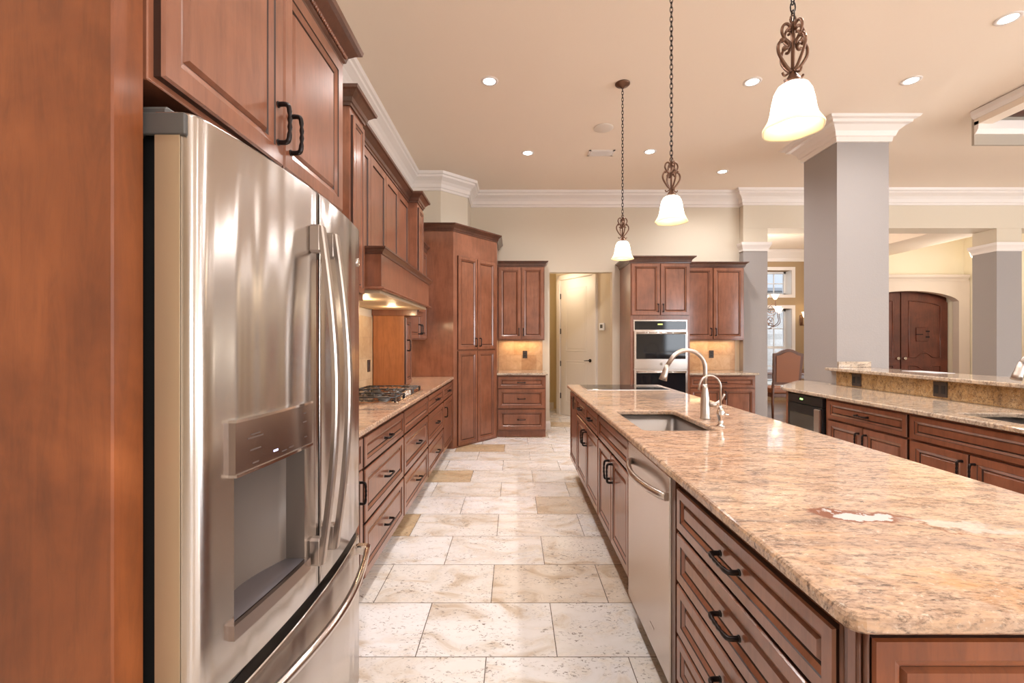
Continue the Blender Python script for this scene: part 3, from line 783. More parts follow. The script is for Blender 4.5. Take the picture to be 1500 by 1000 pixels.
# spice towers under the pilasters
for y0, y1, lab in ((2.67, 2.90, 'narrow spice pull-out cabinet under the left pilaster of the hood'), (4.535, 4.80, 'narrow spice pull-out cabinet under the right pilaster of the hood')):
    cabinet('spice_cabinet', lab, (-1.095, y0), R90, y1-y0, .31, .917, 1.617, [('door', .012, y1-y0-.012, .93, 1.60, ('v', .05, 1.32))], 0, m=WOOD_HOODLIT)
cabinet('upper_cabinet', 'wall cabinet in the corner between hood and tall pantry', (-1.115, 4.805), R90, .93, .30, 1.38, 2.47,
        [('door', .01, .46, 1.395, 2.455, ('v', .42, 1.50)), ('door', .47, .92, 1.395, 2.455, ('v', .51, 1.50))], 0, crown=1, cpath='F')
area('undercabinet_light', (-1.25, 5.28, 1.372), (0, 0, 0), .7, .05, 2.2, (1, .68, .38))

# corner pantry
t = thing('pantry_cabinet', 'tall angled corner pantry with four doors reaching the floor', 'cabinet', (-.77, 5.76, 0), world=True)
A_, B_ = Vector((-.770, 5.765)), Vector((-.243, 6.43))
bm = bmesh.new(); prism(bm, [(LW+.004, 5.765), (-.77, 5.765), (-.243, 6.43), (-.243, 7.035), (-.665, 7.035), (-.665, 6.56), (-1.004, 6.245), (LW+.004, 6.245)], .001, 2.76)
obj('body', bm, WOOD, t)
bm = bmesh.new(); sweep(bm, KCR2, [(LW+.01, 5.765), (-.77, 5.765), (-.243, 6.43), (-.243, 7.03)], side=1, z=2.757)
prism(bm, [(LW+.004, 5.77), (-.77, 5.77), (-.25, 6.43), (-.25, 7.03), (-.665, 7.03), (-.665, 6.56), (-1.004, 6.245), (LW+.004, 6.245)], 2.757, 2.775)
obj('crown', bm, WOOD_MID, t)
d_ = (B_-A_); Lp = d_.length; ang2 = math.atan2(d_.y, d_.x)
def diag_front(kind, u0, u1, z0, z1, handle=None):
    bm = raised_panel(bmesh.new(), u0*Lp, u1*Lp, z0, z1, .95)
    bmesh.ops.rotate(bm, verts=bm.verts, cent=(0, 0, 0), matrix=Matrix.Rotation(ang2, 3, 'Z')); bmesh.ops.translate(bm, verts=bm.verts, vec=(A_.x, A_.y, 0))
    p = obj(kind, bm, [WOOD, GLAZE], t)
    if handle:
        q = Vector((handle[0]*Lp, -.019, handle[1])); q.rotate(Matrix.Rotation(ang2, 3, 'Z')); q += Vector((A_.x, A_.y, 0))-t.location
        inst('handle', PULL_V, p, q, (0, 0, ang2))
    return p
diag_front('door', .085, .505, .025, 1.235); diag_front('door', .515, .935, .025, 1.235)
diag_front('door', .085, .505, 1.255, 2.46, (.462, 1.35)); diag_front('door', .515, .935, 1.255, 2.46, (.558, 1.35))

# ================================================================ BACK WALL
YB = 6.45
cabinet('base_cabinet', 'three-drawer base cabinet left of the hall opening', (-.240, YB), 0, .690, .583, 0, .883,
        [('drawer', .015, .675, .700, .862, ('h',)), ('drawer', .015, .675, .415, .688, ('h',)), ('drawer', .015, .675, .115, .400, ('h',))], .10, toe_in=.04)
bm = bmesh.new(); slab(bm, [(-.242, 7.035), (-.242, 6.405), (.475, 6.405), (.475, 7.035)], [], .885, .915, .006)
tag(obj('countertop', bm, GRANITE_PALE), 'short granite counter left of the hall opening', 'countertop')
tag(obj('backsplash', B(-.24, .44, 7.028, 7.039, .916, 1.38), SPLASH), 'tan stone backsplash left of the hall opening', 'backsplash')
cabinet('upper_cabinet', 'two-door wall cabinet left of the hall opening', (-.240, 6.73), 0, .690, .305, 1.38, 2.470,
        [('door', .012, .340, 1.395, 2.455, ('v', .312, 1.50)), ('door', .350, .678, 1.395, 2.455, ('v', .378, 1.50))], 0, crown=1, cpath='FR')
area('undercabinet_light', (.105, 6.93, 1.370), (0, 0, 0), .55, .05, 2.4, (1, .66, .36))
area('undercabinet_light', (3.00, 6.93, 1.370), (0, 0, 0), .75, .05, 2.2, (1, .66, .36))
# oven tower
OX0, OX1, OYF = 1.636, 2.470, 6.395
def ox(px): return (px-753)*6.375/F-OX0
t = cabinet('oven_cabinet', 'tall cabinet tower holding the stainless double wall oven', (OX0, OYF), 0, OX1-OX0, 7.035-OYF, 0, 2.465,
        [('door', .010, .412, 1.730, 2.452, ('v', .382, 1.83)), ('door', .420, .824, 1.730, 2.452, ('v', .452, 1.83)), ('drawer', .010, .824, .125, .385, ('h',))], .10, crown=1, ctop=KCR2)
t = thing('double_wall_oven', 'stainless double wall oven with black glass built into the cabinet tower', 'oven', (OX0+.417, OYF, .42))
HW = .380
obj('frame', B(-HW, HW, -.012, -.001, .0, 1.246, .003), STEEL_DW, t)
obj('control_panel', B(-HW+.02, HW-.02, -.018, -.011, 1.105, 1.225, .002), GLASSBLK, t)
obj('display', B(-.04, .03, -.0195, -.0175, 1.170, 1.192), mat('oven_display', (.02, .02, .02), .3, emit=(.7, .75, .2), estr=1.2), t)
for z0, z1, lab in ((.555, 1.088, 'upper'), (.012, .545, 'lower')):
    d0 = obj('oven_door', B(-HW+.004, HW-.004, -.036, -.011, z0, z1, .004), STEEL_DW, t)
    obj('window', B(-HW+.035, HW-.035, -.040, -.034, z0+.140, z1-.045, .003), GLASSBLK, d0)
    bm = bmesh.new(); tube(bm, [(-.335, -.080, z1-.030), (.335, -.080, z1-.030)], .014, 12)
    for s in (-1, 1): box(bm, s*.31-.012, s*.31+.012, -.08, -.036, z1-.040, z1-.020)
    obj('handle', bm, CHROME, d0)
    if lab == 'upper':
        bm = bmesh.new(); lathe(bm, [(.018, -.040), (.018, -.0355)], (0, 0, z0+.070), 18, axis='Y'); obj('badge', bm, CHROME, d0)
# right of the tower
cabinet('base_cabinet', 'base cabinet right of the ovens with one drawer over two doors', (2.475, YB), 0, .945, .583, 0, .883,
        [('drawer', .012, .930, .708, .862, ('h',)), ('door', .012, .466, .115, .695, ('v', .435, .60)), ('door', .476, .930, .115, .695, ('v', .508, .60))], .10)
bm = bmesh.new(); slab(bm, [(2.472, 7.035), (2.472, 6.405), (3.455, 6.405), (3.455, 6.92), (3.42, 7.035)], [], .885, .915, .006)
tag(obj('countertop', bm, GRANITE_PALE), 'short granite counter right of the double ovens', 'countertop')
tag(obj('backsplash', B(2.475, 3.41, 7.028, 7.039, .916, 1.38), SPLASH), 'tan stone backsplash right of the double ovens', 'backsplash')
cabinet('upper_cabinet', 'two-door wall cabinet right of the double ovens', (2.475, 6.73), 0, .925, .305, 1.38, 2.457,
        [('door', .012, .457, 1.395, 2.446, ('v', .428, 1.50)), ('door', .467, .912, 1.395, 2.446, ('v', .497, 1.50))], 0, crown=1, cpath='FR', cx=.073)

def outlet(label, loc, rz, wide=False):
    t = thing('outlet', label, 'outlet', loc, rz)
    w2 = .058 if wide else .036
    obj('plate', B(-w2, w2, -.008, -.001, -.058, .058, .002), OUTLET, t)
    for s in (-1, 1):
        if wide: obj('socket', B(s*.028-.017, s*.028+.017, -.011, -.0075, -.033, .033, .002), BLACK, t)
        else: obj('socket', B(-.017, .017, -.011, -.0075, s*.020-.014, s*.020+.014, .002), BLACK, t)
outlet('dark outlet on the backsplash left of the hall opening', (.169, 7.028, 1.160), 0)
outlet('dark outlet on the backsplash right of the ovens', (3.045, 7.028, 1.165), 0)
outlet('dark outlet on the wall behind the gas cooktop', (LW+.012, 4.40, 1.125), R90)

# ================================================================ GAS COOKTOP
t = thing('gas_cooktop', 'stainless gas cooktop with cast iron grates on the left counter', 'cooktop', (-1.09, 3.69, .915))
obj('tray', B(-.25, .262, -.45, .45, .0, .014, .005, 2), CHROME, t)
for gy in (-.29, 0, .29):
    bm = bmesh.new(); x0, x1, y0, y1 = -.225, .165 if gy == 0 else .235, gy-.135, gy+.135
    for yy in (y0, y1): tube(bm, smooth_path([(x0, yy, .042), ((x0+x1)/2, yy, .044), (x1, yy, .042)], 3), .0065, 6)
    for xx in (x0, x1): tube(bm, [(xx, y0, .042), (xx, y1, .042)], .0075, 6)
    for k in range(1, 6):
        xx = x0+(x1-x0)*k/6; tube(bm, [(xx, y0, .042), (xx, y0+.085, .047)], .005, 6); tube(bm, [(xx, y1, .042), (xx, y1-.085, .047)], .005, 6)
    tube(bm, [(x0, gy, .042), (x0+.13, gy, .047)], .005, 6); tube(bm, [(x1, gy, .042), (x1-.13, gy, .047)], .005, 6)
    for xx in (x0, x1):
        for yy in (y0, y1): box(bm, xx-.008, xx+.008, yy-.008, yy+.008, .013, .044)
    obj('grate', bm, CASTIRON, t)
for bx_, by_, r in ((-.12, -.29, .045), (.12, -.29, .036), (-.04, 0, .055), (-.12, .29, .036), (.12, .29, .045)):
    bm = bmesh.new(); lathe(bm, [(r*1.25, .013), (r*1.2, .020), (r, .021), (r, .030), (r*.85, .034), (.002, .035)], (bx_, by_, 0), 20)
    obj('burner', bm, DKGREY, t)
for i in range(5):
    bm = bmesh.new(); lathe(bm, [(.022, .013), (.021, .018), (.016, .020), (.015, .040), (.012, .043), (.001, .043)], (.212, -.112+i*.056, 0), 16)
    obj('knob', bm, CHROME, t)

# ================================================================ ISLAND
IX = .586                    # face frame plane, fronts stand at .566
def isl(name, label, y0, y1, fronts, **k): return cabinet(name, label, (IX, y1), L90, y1-y0, .56, 0, .883, fronts, .165, **k)
isl('base_cabinet', 'narrow island end cabinet nearest the hall door', 4.125, 4.600, [('door', .012, .463, .185, .862)])
isl('base_cabinet', 'island cabinet with two small drawers over two doors near the induction cooktop', 3.075, 4.120,
    [('drawer', .010, .517, .715, .862, ('h',)), ('drawer', .527, 1.035, .715, .862, ('h',)), ('door', .010, .517, .185, .700, ('v', .480, .60)), ('door', .527, 1.035, .185, .700, ('v', .565, .60))])
isl('sink_cabinet', 'island sink cabinet with blank top panel over two doors', 2.252, 3.070,
    [('panel', .010, .808, .715, .862), ('door', .010, .404, .185, .700, ('v', .370, .60)), ('door', .414, .808, .185, .700, ('v', .448, .60))], body_top=.64)
isl('drawer_cabinet', 'island cabinet of four wide drawers at the near end beside the dishwasher', .800, 1.598,
    [('drawer', .012, .790, .708, .850, ('h',)), ('drawer', .012, .790, .530, .696, ('h',)), ('drawer', .012, .790, .348, .518, ('h',)), ('drawer', .012, .790, .185, .336, ('h',))])
outlet('dark outlet on the island end cabinet', (.566, 4.33, .78), L90)
t = thing('kitchen_island', 'back side of the kitchen island, facing the bar', 'island', (1.3, 2.7, 0), world=True)
obj('core', B(1.15, 1.44, .80, 4.60, .165, .883), WOOD, t)
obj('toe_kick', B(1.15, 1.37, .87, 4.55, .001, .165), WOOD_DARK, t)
obj('back_panel', B(1.442, 1.455, .80, 4.60, .165, .883), WOOD, t)
t = thing('island_end', 'near end of the island with raised panels and ribbed corner post', 'panel', (1.0, .79, 0), world=True)
obj('end_board', B(.612, 1.455, .785, .799, .165, .883), WOOD_LIGHT, t)
for x0, x1 in ((.606, 1.025), (1.035, 1.450)):
    bm = raised_panel(bmesh.new(), x0, x1, .185, .858, .8, y=.785); obj('end_panel', bm, [WOOD_LIGHT, GLAZE], t)
bm = bmesh.new(); box(bm, .572, .600, .780, .799, .165, .883)
for i in range(4):
    u = (i+.5)/4; lathe(bm, [(.0048, .17), (.0048, .880)], (.569+.034*u, .797-.026*u, 0), 10)
obj('corner_post', bm, WOOD_DARK, t)
SINK = [(.655, 2.28), (1.03, 2.28), (1.03, 2.95), (.655, 2.95)]
outer = rounded_poly([(.545, .734), (1.493, .734), (1.493, 4.70), (.545, 4.70)], [.040, .04, .02, .02])
bm = bmesh.new(); slab(bm, outer, [rounded_poly(SINK, [.03]*4)], .884, .915, .009)
tag(obj('countertop', bm, GRANITE), 'broad polished gold granite island top with white quartz patch', 'countertop')
def basin(name, label, x0, x1, y0, y1, d=.22):
    t = thing(name, label, 'sink', ((x0+x1)/2, (y0+y1)/2, .884-d), world=True)
    bm = bmesh.new(); lo = rounded_poly([(x0, y0), (x1, y0), (x1, y1), (x0, y1)], [.04]*4)
    a = [bm.verts.new((*p, .882)) for p in lo]; b_ = [bm.verts.new((*p, .884-d+.02)) for p in lo]; c_ = [bm.verts.new((p.x, p.y, .884-d)) for p in inset_loop([tuple(q) for q in lo], .02)]
    o_ = [bm.verts.new((p.x, p.y, .882)) for p in inset_loop([tuple(q) for q in lo], -.015)]
    n = len(lo)
    for P_, Q_ in ((o_, a), (a, b_), (b_, c_)):
        for i in range(n): f = bm.faces.new((P_[i], P_[(i+1) % n], Q_[(i+1) % n], Q_[i])); f.smooth = P_ is not o_
    bm.faces.new(c_)
    obj('basin', bm, SINKSTEEL, t)
    bm = bmesh.new(); lathe(bm, [(.045, 0), (.045, .003), (.03, .001), (.001, .001)], ((x0+x1)/2, (y0+y1)/2, .8845-d), 20); obj('drain', bm, CHROME, t)
basin('sink', 'undermount stainless sink in the island top', .642, 1.043, 2.267, 2.963)
# dishwasher
t = thing('dishwasher', 'stainless dishwasher with curved bar handle in the island', 'dishwasher', (.566, 1.93, 0), L90)
obj('door', B(-.31, .285, -.004, .024, .115, .872, .004), STEEL_DW, t)
obj('tub', B(-.312, .325, .026, .56, .10, .880), BLACK, t)
obj('kick_plate', B(-.30, .30, .06, .10, .004, .10), BLACK, t)
obj('side_trim', B(.287, .322, .004, .024, .115, .872), WOOD_DARK, t)
bm = bmesh.new(); pts = [(-.255+.51*i/16, -.006-.052*math.sin(PI*i/16)**.7, .788) for i in range(17)]
tube(bm, pts, .012, 10, flat=1.3); obj('handle', bm, NICKEL, t)
obj('badge', B(.05, .10, -.0055, -.003, .20, .206), CHROME, t)
# induction cooktop
t = thing('induction_cooktop', 'flat black glass electric cooktop at the far end of the island', 'cooktop', (1.045, 4.40, .915))
obj('glass', B(-.375, .375, -.225, .225, .0005, .006, .002), GLASSBLK, t)
obj('trim', B(-.380, .380, -.230, .230, .0, .003), NICKEL, t)
bm = bmesh.new()
for x, y, r in ((-.2, -.1, .09), (-.2, .11, .07), (.2, .11, .09), (.2, -.1, .07)):
    for rr in (r,): lathe(bm, [(rr-.002, .0062), (rr-.002, .0066), (rr, .0066), (rr, .0062)], (x, y, 0), 32, cap=False)
obj('burner_ring', bm, DKGREY, t)
# main faucet
t = thing('faucet', 'tall brushed nickel gooseneck pull-down faucet at the island sink', 'faucet', (1.103, 2.626, .915))
bm = bmesh.new(); lathe(bm, [(.030, 0), (.030, .006), (.026, .012), (.026, .09), (.024, .12), (.016, .17), (.0135, .20)], n=24)
obj('body', bm, NICKEL, t, shade=True)
bm = bmesh.new(); pts = [(0, 0, .19), (0, 0, .24), (0, 0, .29)]+[(-.105+.105*math.cos(a), 0, .29+.105*math.sin(a)) for a in [PI*i/14 for i in range(1, 12)]]
pts += [(-.222, 0, .300)]
tube(bm, pts, .0125, 14); obj('neck', bm, NICKEL, t)
bm = bmesh.new(); tube(bm, [(-.219, 0, .310), (-.226, 0, .285), (-.238, 0, .245), (-.245, 0, .222)], [.0130, .0155, .0205, .0225], 16); obj('spray_head', bm, NICKEL, t)
bm = bmesh.new(); tube(bm, [(.020, -.01, .085), (.055, -.02, .082)], .0155, 12); tube(bm, smooth_path([(.052, -.02, .088), (.078, -.023, .108), (.100, -.026, .145)], 3), [.010, .009, .008, .007, .0065, .006, .006], 10); obj('lever', bm, NICKEL, t)
t = thing('water_tap', 'small filtered water tap beside the island faucet', 'faucet', (1.083, 2.385, .915))
bm = bmesh.new(); lathe(bm, [(.022, 0), (.022, .006), (.012, .012), (.014, .04), (.020, .055), (.021, .075), (.012, .095), (.007, .11)], n=18); obj('body', bm, CHROME, t, shade=True)
bm = bmesh.new(); pts = [(0, 0, .10), (0, 0, .205)]+[(-.056+.056*math.cos(a), 0, .205+.062*math.sin(a)) for a in [PI*i/12 for i in range(1, 12)]]+[(-.115, 0, .190)]
tube(bm, pts, .0055, 10); obj('neck', bm, NICKEL, t)
bm = bmesh.new(); tube(bm, [(.015, 0, .066), (.040, -.004, .060)], .0065, 8); obj('lever', bm, CHROME, t)

# ================================================================ BAR (right)
RX = 2.670                   # face frame plane, fronts at 2.65
def rbase(name, label, y0, y1, fronts, **k): return cabinet(name, label, (RX, y1), L90, y1-y0, .56, 0, .883, fronts, .10, **k)
rbase('base_cabinet', 'bar base cabinet with one drawer over two doors beside the beverage cooler', 3.065, 3.895,
      [('drawer', .045, .820, .712, .866, ('h',)), ('door', .045, .427, .115, .698, ('v', .395, .60)), ('door', .437, .820, .115, .698, ('v', .470, .60))])
rbase('sink_cabinet', 'bar sink base cabinet with blank top panel over two doors', 2.095, 3.060,
      [('panel', .012, .798, .712, .866), ('door', .012, .400, .115, .698, ('v', .368, .60)), ('door', .410, .798, .115, .698, ('v', .442, .60))], body_top=.68)
rbase('base_cabinet', 'bar base cabinet at the right edge of the picture', 1.245, 2.090,
      [('drawer', .012, .833, .712, .866, ('h',)), ('door', .012, .418, .115, .698, ('v', .386, .60)), ('door', .428, .833, .115, .698, ('v', .460, .60))])
t = thing('beverage_cooler', 'black undercounter beverage cooler with glass door at the bar end', 'beverage cooler', (2.650, 4.15, 0), L90)
obj('case', B(-.245, .245, .03, .56, .02, .880), BLACK, t)
obj('control_strip', B(-.245, .245, -.004, .03, .79, .868, .003), BLACK, t)
d0 = obj('door', B(-.245, .245, -.006, .03, .10, .785, .003), BLACK, t)
obj('glass', B(-.205, .150, -.009, -.004, .15, .70), mat('smoky_glass', (.05, .045, .04), .04, spec=.8), d0)
obj('handle', B(.165, .240, -.030, -.006, .12, .770, .006), NICKEL, d0)
obj('display', B(-.06, -.02, -.0065, -.003, .825, .838), GREEN_LED, t)
tag(obj('end_panel', B(2.655, 3.20, 4.405, 4.440, .001, .883), WOOD), 'wood end panel left of the beverage cooler', 'panel')
BS = [(2.745, 2.12), (3.13, 2.12), (3.13, 2.84), (2.745, 2.84)]
bm = bmesh.new(); slab(bm, rounded_poly([(2.613, 1.24), (3.298, 1.24), (3.298, 4.765), (3.382, 4.765), (3.382, 5.22), (3.22, 5.20), (2.70, 4.62), (2.613, 4.45)], [0, 0, 0, 0, 0, .05, .06, .05]), [rounded_poly(BS, [.05]*4)], .885, .915, .008)
tag(obj('countertop', bm, GRANITE_PALE), 'pale granite bar counter with sink running toward the column', 'countertop')
basin('bar_sink', 'undermount bar sink in the right counter', 2.733, 3.142, 2.108, 2.852, .18)
tag(obj('bar_riser', B(3.30, 3.32, 1.24, 4.66, .916, 1.059), GRANITE_GOLD), 'gold speckled granite riser under the raised bar top', 'backsplash')
tag(obj('bar_wall', B(3.322, 3.62, 1.24, 4.768, .001, 1.059), GREIGE), 'low half wall carrying the raised bar top', 'half wall')
bm = bmesh.new(); slab(bm, rounded_poly([(3.25, 1.24), (3.76, 1.24), (3.76, 4.768), (3.255, 4.768), (3.25, 4.66)], [0, 0, .02, .0, .03]), [], 1.060, 1.090, .008)
tag(obj('raised_countertop', bm, GRANITE_PALE), 'raised pale granite bar counter in front of the column', 'countertop')
tag(obj('splash_strip', B(3.39, 3.73, 4.752, 4.770, 1.091, 1.150, .002), GRANITE_PALE), 'short granite strip at the foot of the column', 'backsplash')
outlet('dark outlet on the bar riser nearest the column', (3.30, 4.38, .990), L90, True)
outlet('dark double outlet in the middle of the bar riser', (3.30, 3.52, .990), L90, True)
tag(obj('paper_sheet', B(3.56, 3.74, 3.86, 4.18, 1.0905, 1.0925), PAPER), 'thin printed paper lying on the raised bar top', 'paper')
t = thing('bar_faucet', 'brushed nickel gooseneck faucet at the bar sink on the right edge', 'faucet', (3.20, 2.62, .915))
bm = bmesh.new(); lathe(bm, [(.028, 0), (.028, .01), (.024, .02), (.023, .12), (.014, .17)], n=20); obj('body', bm, NICKEL, t, shade=True)
bm = bmesh.new(); pts = [(0, 0, .16), (0, 0, .30)]+[(-.135+.135*math.cos(a), 0, .30+.105*math.sin(a)) for a in [PI*i/14 for i in range(1, 13)]]+[(-.285, 0, .315)]
tube(bm, pts, .013, 14); obj('neck', bm, NICKEL, t)
bm = bmesh.new(); tube(bm, [(-.280, 0, .325), (-.290, 0, .290), (-.302, 0, .25), (-.310, 0, .225)], [.014, .018, .0235, .025], 16); obj('spray_head', bm, NICKEL, t)

# ================================================================ PENDANTS
def chain_mesh(bm, z0, z1):
    n = int((z1-z0)/.029); p = (z1-z0)/n
    for i in range(n):
        zc = z0+(i+.5)*p; L_ = p*.5+.006; r = .0085; pts = []
        for k in range(12):
            a = 2*PI*k/12; u = math.cos(a)*r; v = math.sin(a)*L_*(1. if abs(math.sin(a)) > .1 else 1)
            pts.append((u, 0, zc+v) if i % 2 else (0, u, zc+v))
        tube(bm, pts, .0024, 5, closed=True)
    return bm
def scroll(bm, ang):
    c, s = math.cos(ang), math.sin(ang)
    def T(L_): return [(r*c, r*s, z) for r, z in L_]
    f = lambda L_, rad: tube(bm, smooth_path(T(L_), 4), rad, 6, flat=1.)
    f([(.004, .205), (.026, .224), (.052, .262), (.056, .290), (.044, .310), (.026, .312), (.015, .298), (.022, .286), (.032, .290)], .0054)
    f([(.010, .305), (.030, .318), (.042, .340), (.037, .362), (.022, .370), (.010, .360), (.013, .348), (.022, .349)], .0050)
    f([(.006, .212), (.020, .196), (.034, .190), (.040, .200)], .0038)
    lathe(bm, [(.004, 0), (.009, .004), (.009, .012), (.004, .016)], (.040*c, .040*s, .304), 8)
def pendant(y, label, x=.968, zb=2.09):
    t = thing('pendant_light', label, 'pendant light', (x, y, zb), group='pendant lights over the island')
    bm = bmesh.new(); lathe(bm, [(.066, CZ-zb-.001), (.066, CZ-zb-.008), (.055, CZ-zb-.018), (.020, CZ-zb-.030), (.010, CZ-zb-.045)], n=24); obj('canopy', bm, BRONZE, t)
    obj('chain', chain_mesh(bmesh.new(), .385, CZ-zb-.04), IRON, t)
    bm = bmesh.new(); tube(bm, [(0, 0, .18), (0, 0, .30), (0, 0, .375)], [.0065, .0065, .009], 8)
    tube(bm, [(.010*math.cos(2*PI*k/10), 0, .388+.014*math.sin(2*PI*k/10)) for k in range(10)], .003, 5, closed=True)
    obj('stem', bm, BRONZE, t)
    for k in range(4):
        bm = bmesh.new(); scroll(bm, math.radians(8+90*k)); obj('scroll', bm, BRONZE, t)
    bm = bmesh.new(); lathe(bm, [(.008, .212), (.012, .198), (.026, .176), (.036, .160), (.034, .158)], n=20); obj('cap', bm, BRONZE, t)
    bm = bmesh.new(); prof = [(.034, .162), (.048, .153), (.059, .132), (.066, .100), (.071, .066), (.078, .042), (.089, .022), (.097, .008), (.0955, .003), (.091, .006), (.075, .034), (.068, .064), (.062, .098), (.055, .130), (.040, .150)]
    n = 48; rings = []
    for r, z in prof:
        rings.append([bm.verts.new(((r+.0035*math.cos(6*a)*max(0, (.05-z)/.05))*math.cos(a), (r+.0035*math.cos(6*a)*max(0, (.05-z)/.05))*math.sin(a), z)) for a in [2*PI*i/n for i in range(n)]])
    for j, (a, b_) in enumerate(zip(rings, rings[1:])):
        for i in range(n): f = bm.faces.new((a[i], a[(i+1) % n], b_[(i+1) % n], b_[i])); f.smooth = True; f.material_index = 1 if 8 <= j <= 10 else 0
    obj('glass_shade', bm, [SHADE, RIM], t)
    point('pendant_bulb', (x, y, zb+.065), 7, (1, .82, .60), .03)
pendant(4.06, 'farthest of the three pendant lights, hanging before the oven tower')
pendant(2.80, 'middle pendant light, above the island sink')
pendant(1.58, 'nearest and largest pendant light, beside the white column crown')

# ceiling fixtures
names = ['recessed ceiling light nearest the range hood', 'recessed ceiling light above the short drawer cabinet by the hall', 'recessed ceiling light between the far and middle pendant chains',
         'recessed ceiling light left of the nearest pendant', 'recessed ceiling light closest to the end wall above the ovens', 'recessed ceiling light above the column crown', 'recessed ceiling light in the upper right corner']
for (x, y), nm in zip(CANS, names):
    t = thing('recessed_light', nm, 'ceiling light', (x, y, CZ), group='recessed ceiling lights')
    bm = bmesh.new(); lathe(bm, [(.052, -.002), (.054, -.006), (.074, -.006), (.078, -.001)], n=28, cap=False); obj('trim_ring', bm, WHITE, t)
    bm = bmesh.new(); lathe(bm, [(.053, -.004), (.001, -.004)], n=28, cap=False); obj('lens', bm, LAMP_ON, t)
t = thing('ceiling_speaker', 'round flush ceiling speaker left of the far pendant chain', 'speaker', (.963, 4.90, CZ))
bm = bmesh.new(); lathe(bm, [(.105, -.001), (.105, -.006), (.098, -.008), (.001, -.008)], n=36); obj('grille', bm, plaster('speaker_grille', (.76, .68, .60), .7, .4, 300.), t)
t = thing('air_vent', 'rectangular white ceiling air vent near the far pendant', 'vent', (1.06, 5.55, CZ))
bm = bmesh.new()
for a in ((-.155, .155, -.085, -.060), (-.155, .155, .060, .085), (-.155, -.130, -.085, .085), (.130, .155, -.085, .085)): box(bm, *a, -.008, -.001)
obj('frame', bm, WHITE, t)
for k in range(6):
    bm = bmesh.new(); box(bm, -.13, .13, -.055+k*.020, -.045+k*.020, -.012, -.003); obj('slat', bm, WHITE, t)
obj('slat_shade', B(-.13, .13, -.06, .06, -.003, -.001), mat('vent_shadow', (.06, .05, .045), .8), t)  # dark sheet, paints the shade between the slats

# ================================================================ DINING ROOM
def win(n, z0, z1, rails):
    fr = bpy.data.objects.new('window_%d' % n, None); C.objects.link(fr); fr['kind'] = 'structure'; fr.location = (0, DY, 0)
    bm = bmesh.new()
    for a in ((WX0-.075, WX0, z0-.07, z1+.075), (WX1, WX1+.075, z0-.07, z1+.075), (WX0, WX1, z1, z1+.075), (WX0, WX1, z0-.07, z0)): box(bm, a[0], a[1], -.025, -.001, a[2], a[3])
    obj('casing', bm, WHITE, fr)
    bm = bmesh.new()
    for a in ((WX0, WX0+.05, z0, z1), (WX1-.05, WX1, z0, z1), (WX0, WX1, z1-.05, z1), (WX0, WX1, z0, z0+.05)): box(bm, a[0], a[1], .22, .27, a[2], a[3])
    obj('sash', bm, SASH, fr)
    bm = bmesh.new()
    for x in (WX0+.27, WX0+.55, WX0+.83): box(bm, x-.010, x+.010, .235, .255, z0+.05, z1-.05)
    for z, th in rails: box(bm, WX0+.05, WX1-.05, .232, .258, z-th, z+th)
    obj('muntin', bm, SASH, fr)
    obj('reveal', B(WX1-.004, WX1-.001, .002, .22, z0, z1), SASH, fr)
    obj('glass_pane', B(WX0+.05, WX1-.05, .243, .246, z0+.05, z1-.05), PANE, fr)
win(1, 2.44, 3.00, [(2.72, .010)])
win(2, .30, 2.12, [(1.22, .03), (1.66, .010), (.78, .010)])
t = thing('neighbour_house', 'grey stone neighbouring house seen through the dining windows', 'house', (7.0, 16.5, 0), world=True)
obj('wall', B(4, 13, 16, 18, 0, 3.1), wall_tile('grey_stone', (.30, .29, .28), (.46, .45, .44), (.60, .60, .60), .5, .18), t)
bm = bmesh.new(); prism(bm, [(3.6, 15.6), (13.4, 15.6), (13.4, 18.4), (3.6, 18.4)], 3.1, 3.2); 
vs4 = [bm.verts.new(p) for p in ((3.6, 15.6, 3.2), (13.4, 15.6, 3.2), (13.4, 18.4, 3.2), (3.6, 18.4, 3.2), (5.6, 17, 4.3), (12, 17, 4.3))]
for q in ((0, 1, 5, 4), (1, 2, 5), (2, 3, 4, 5), (3, 0, 4)): bm.faces.new([vs4[i] for i in q])
obj('roof', bm, mat('grey_shingles', (.22, .23, .25), .8), t)
struct('ground', B(-2, 20, 12.0, 24, -.12, -.02), mat('paving', (.35, .33, .30), .9))
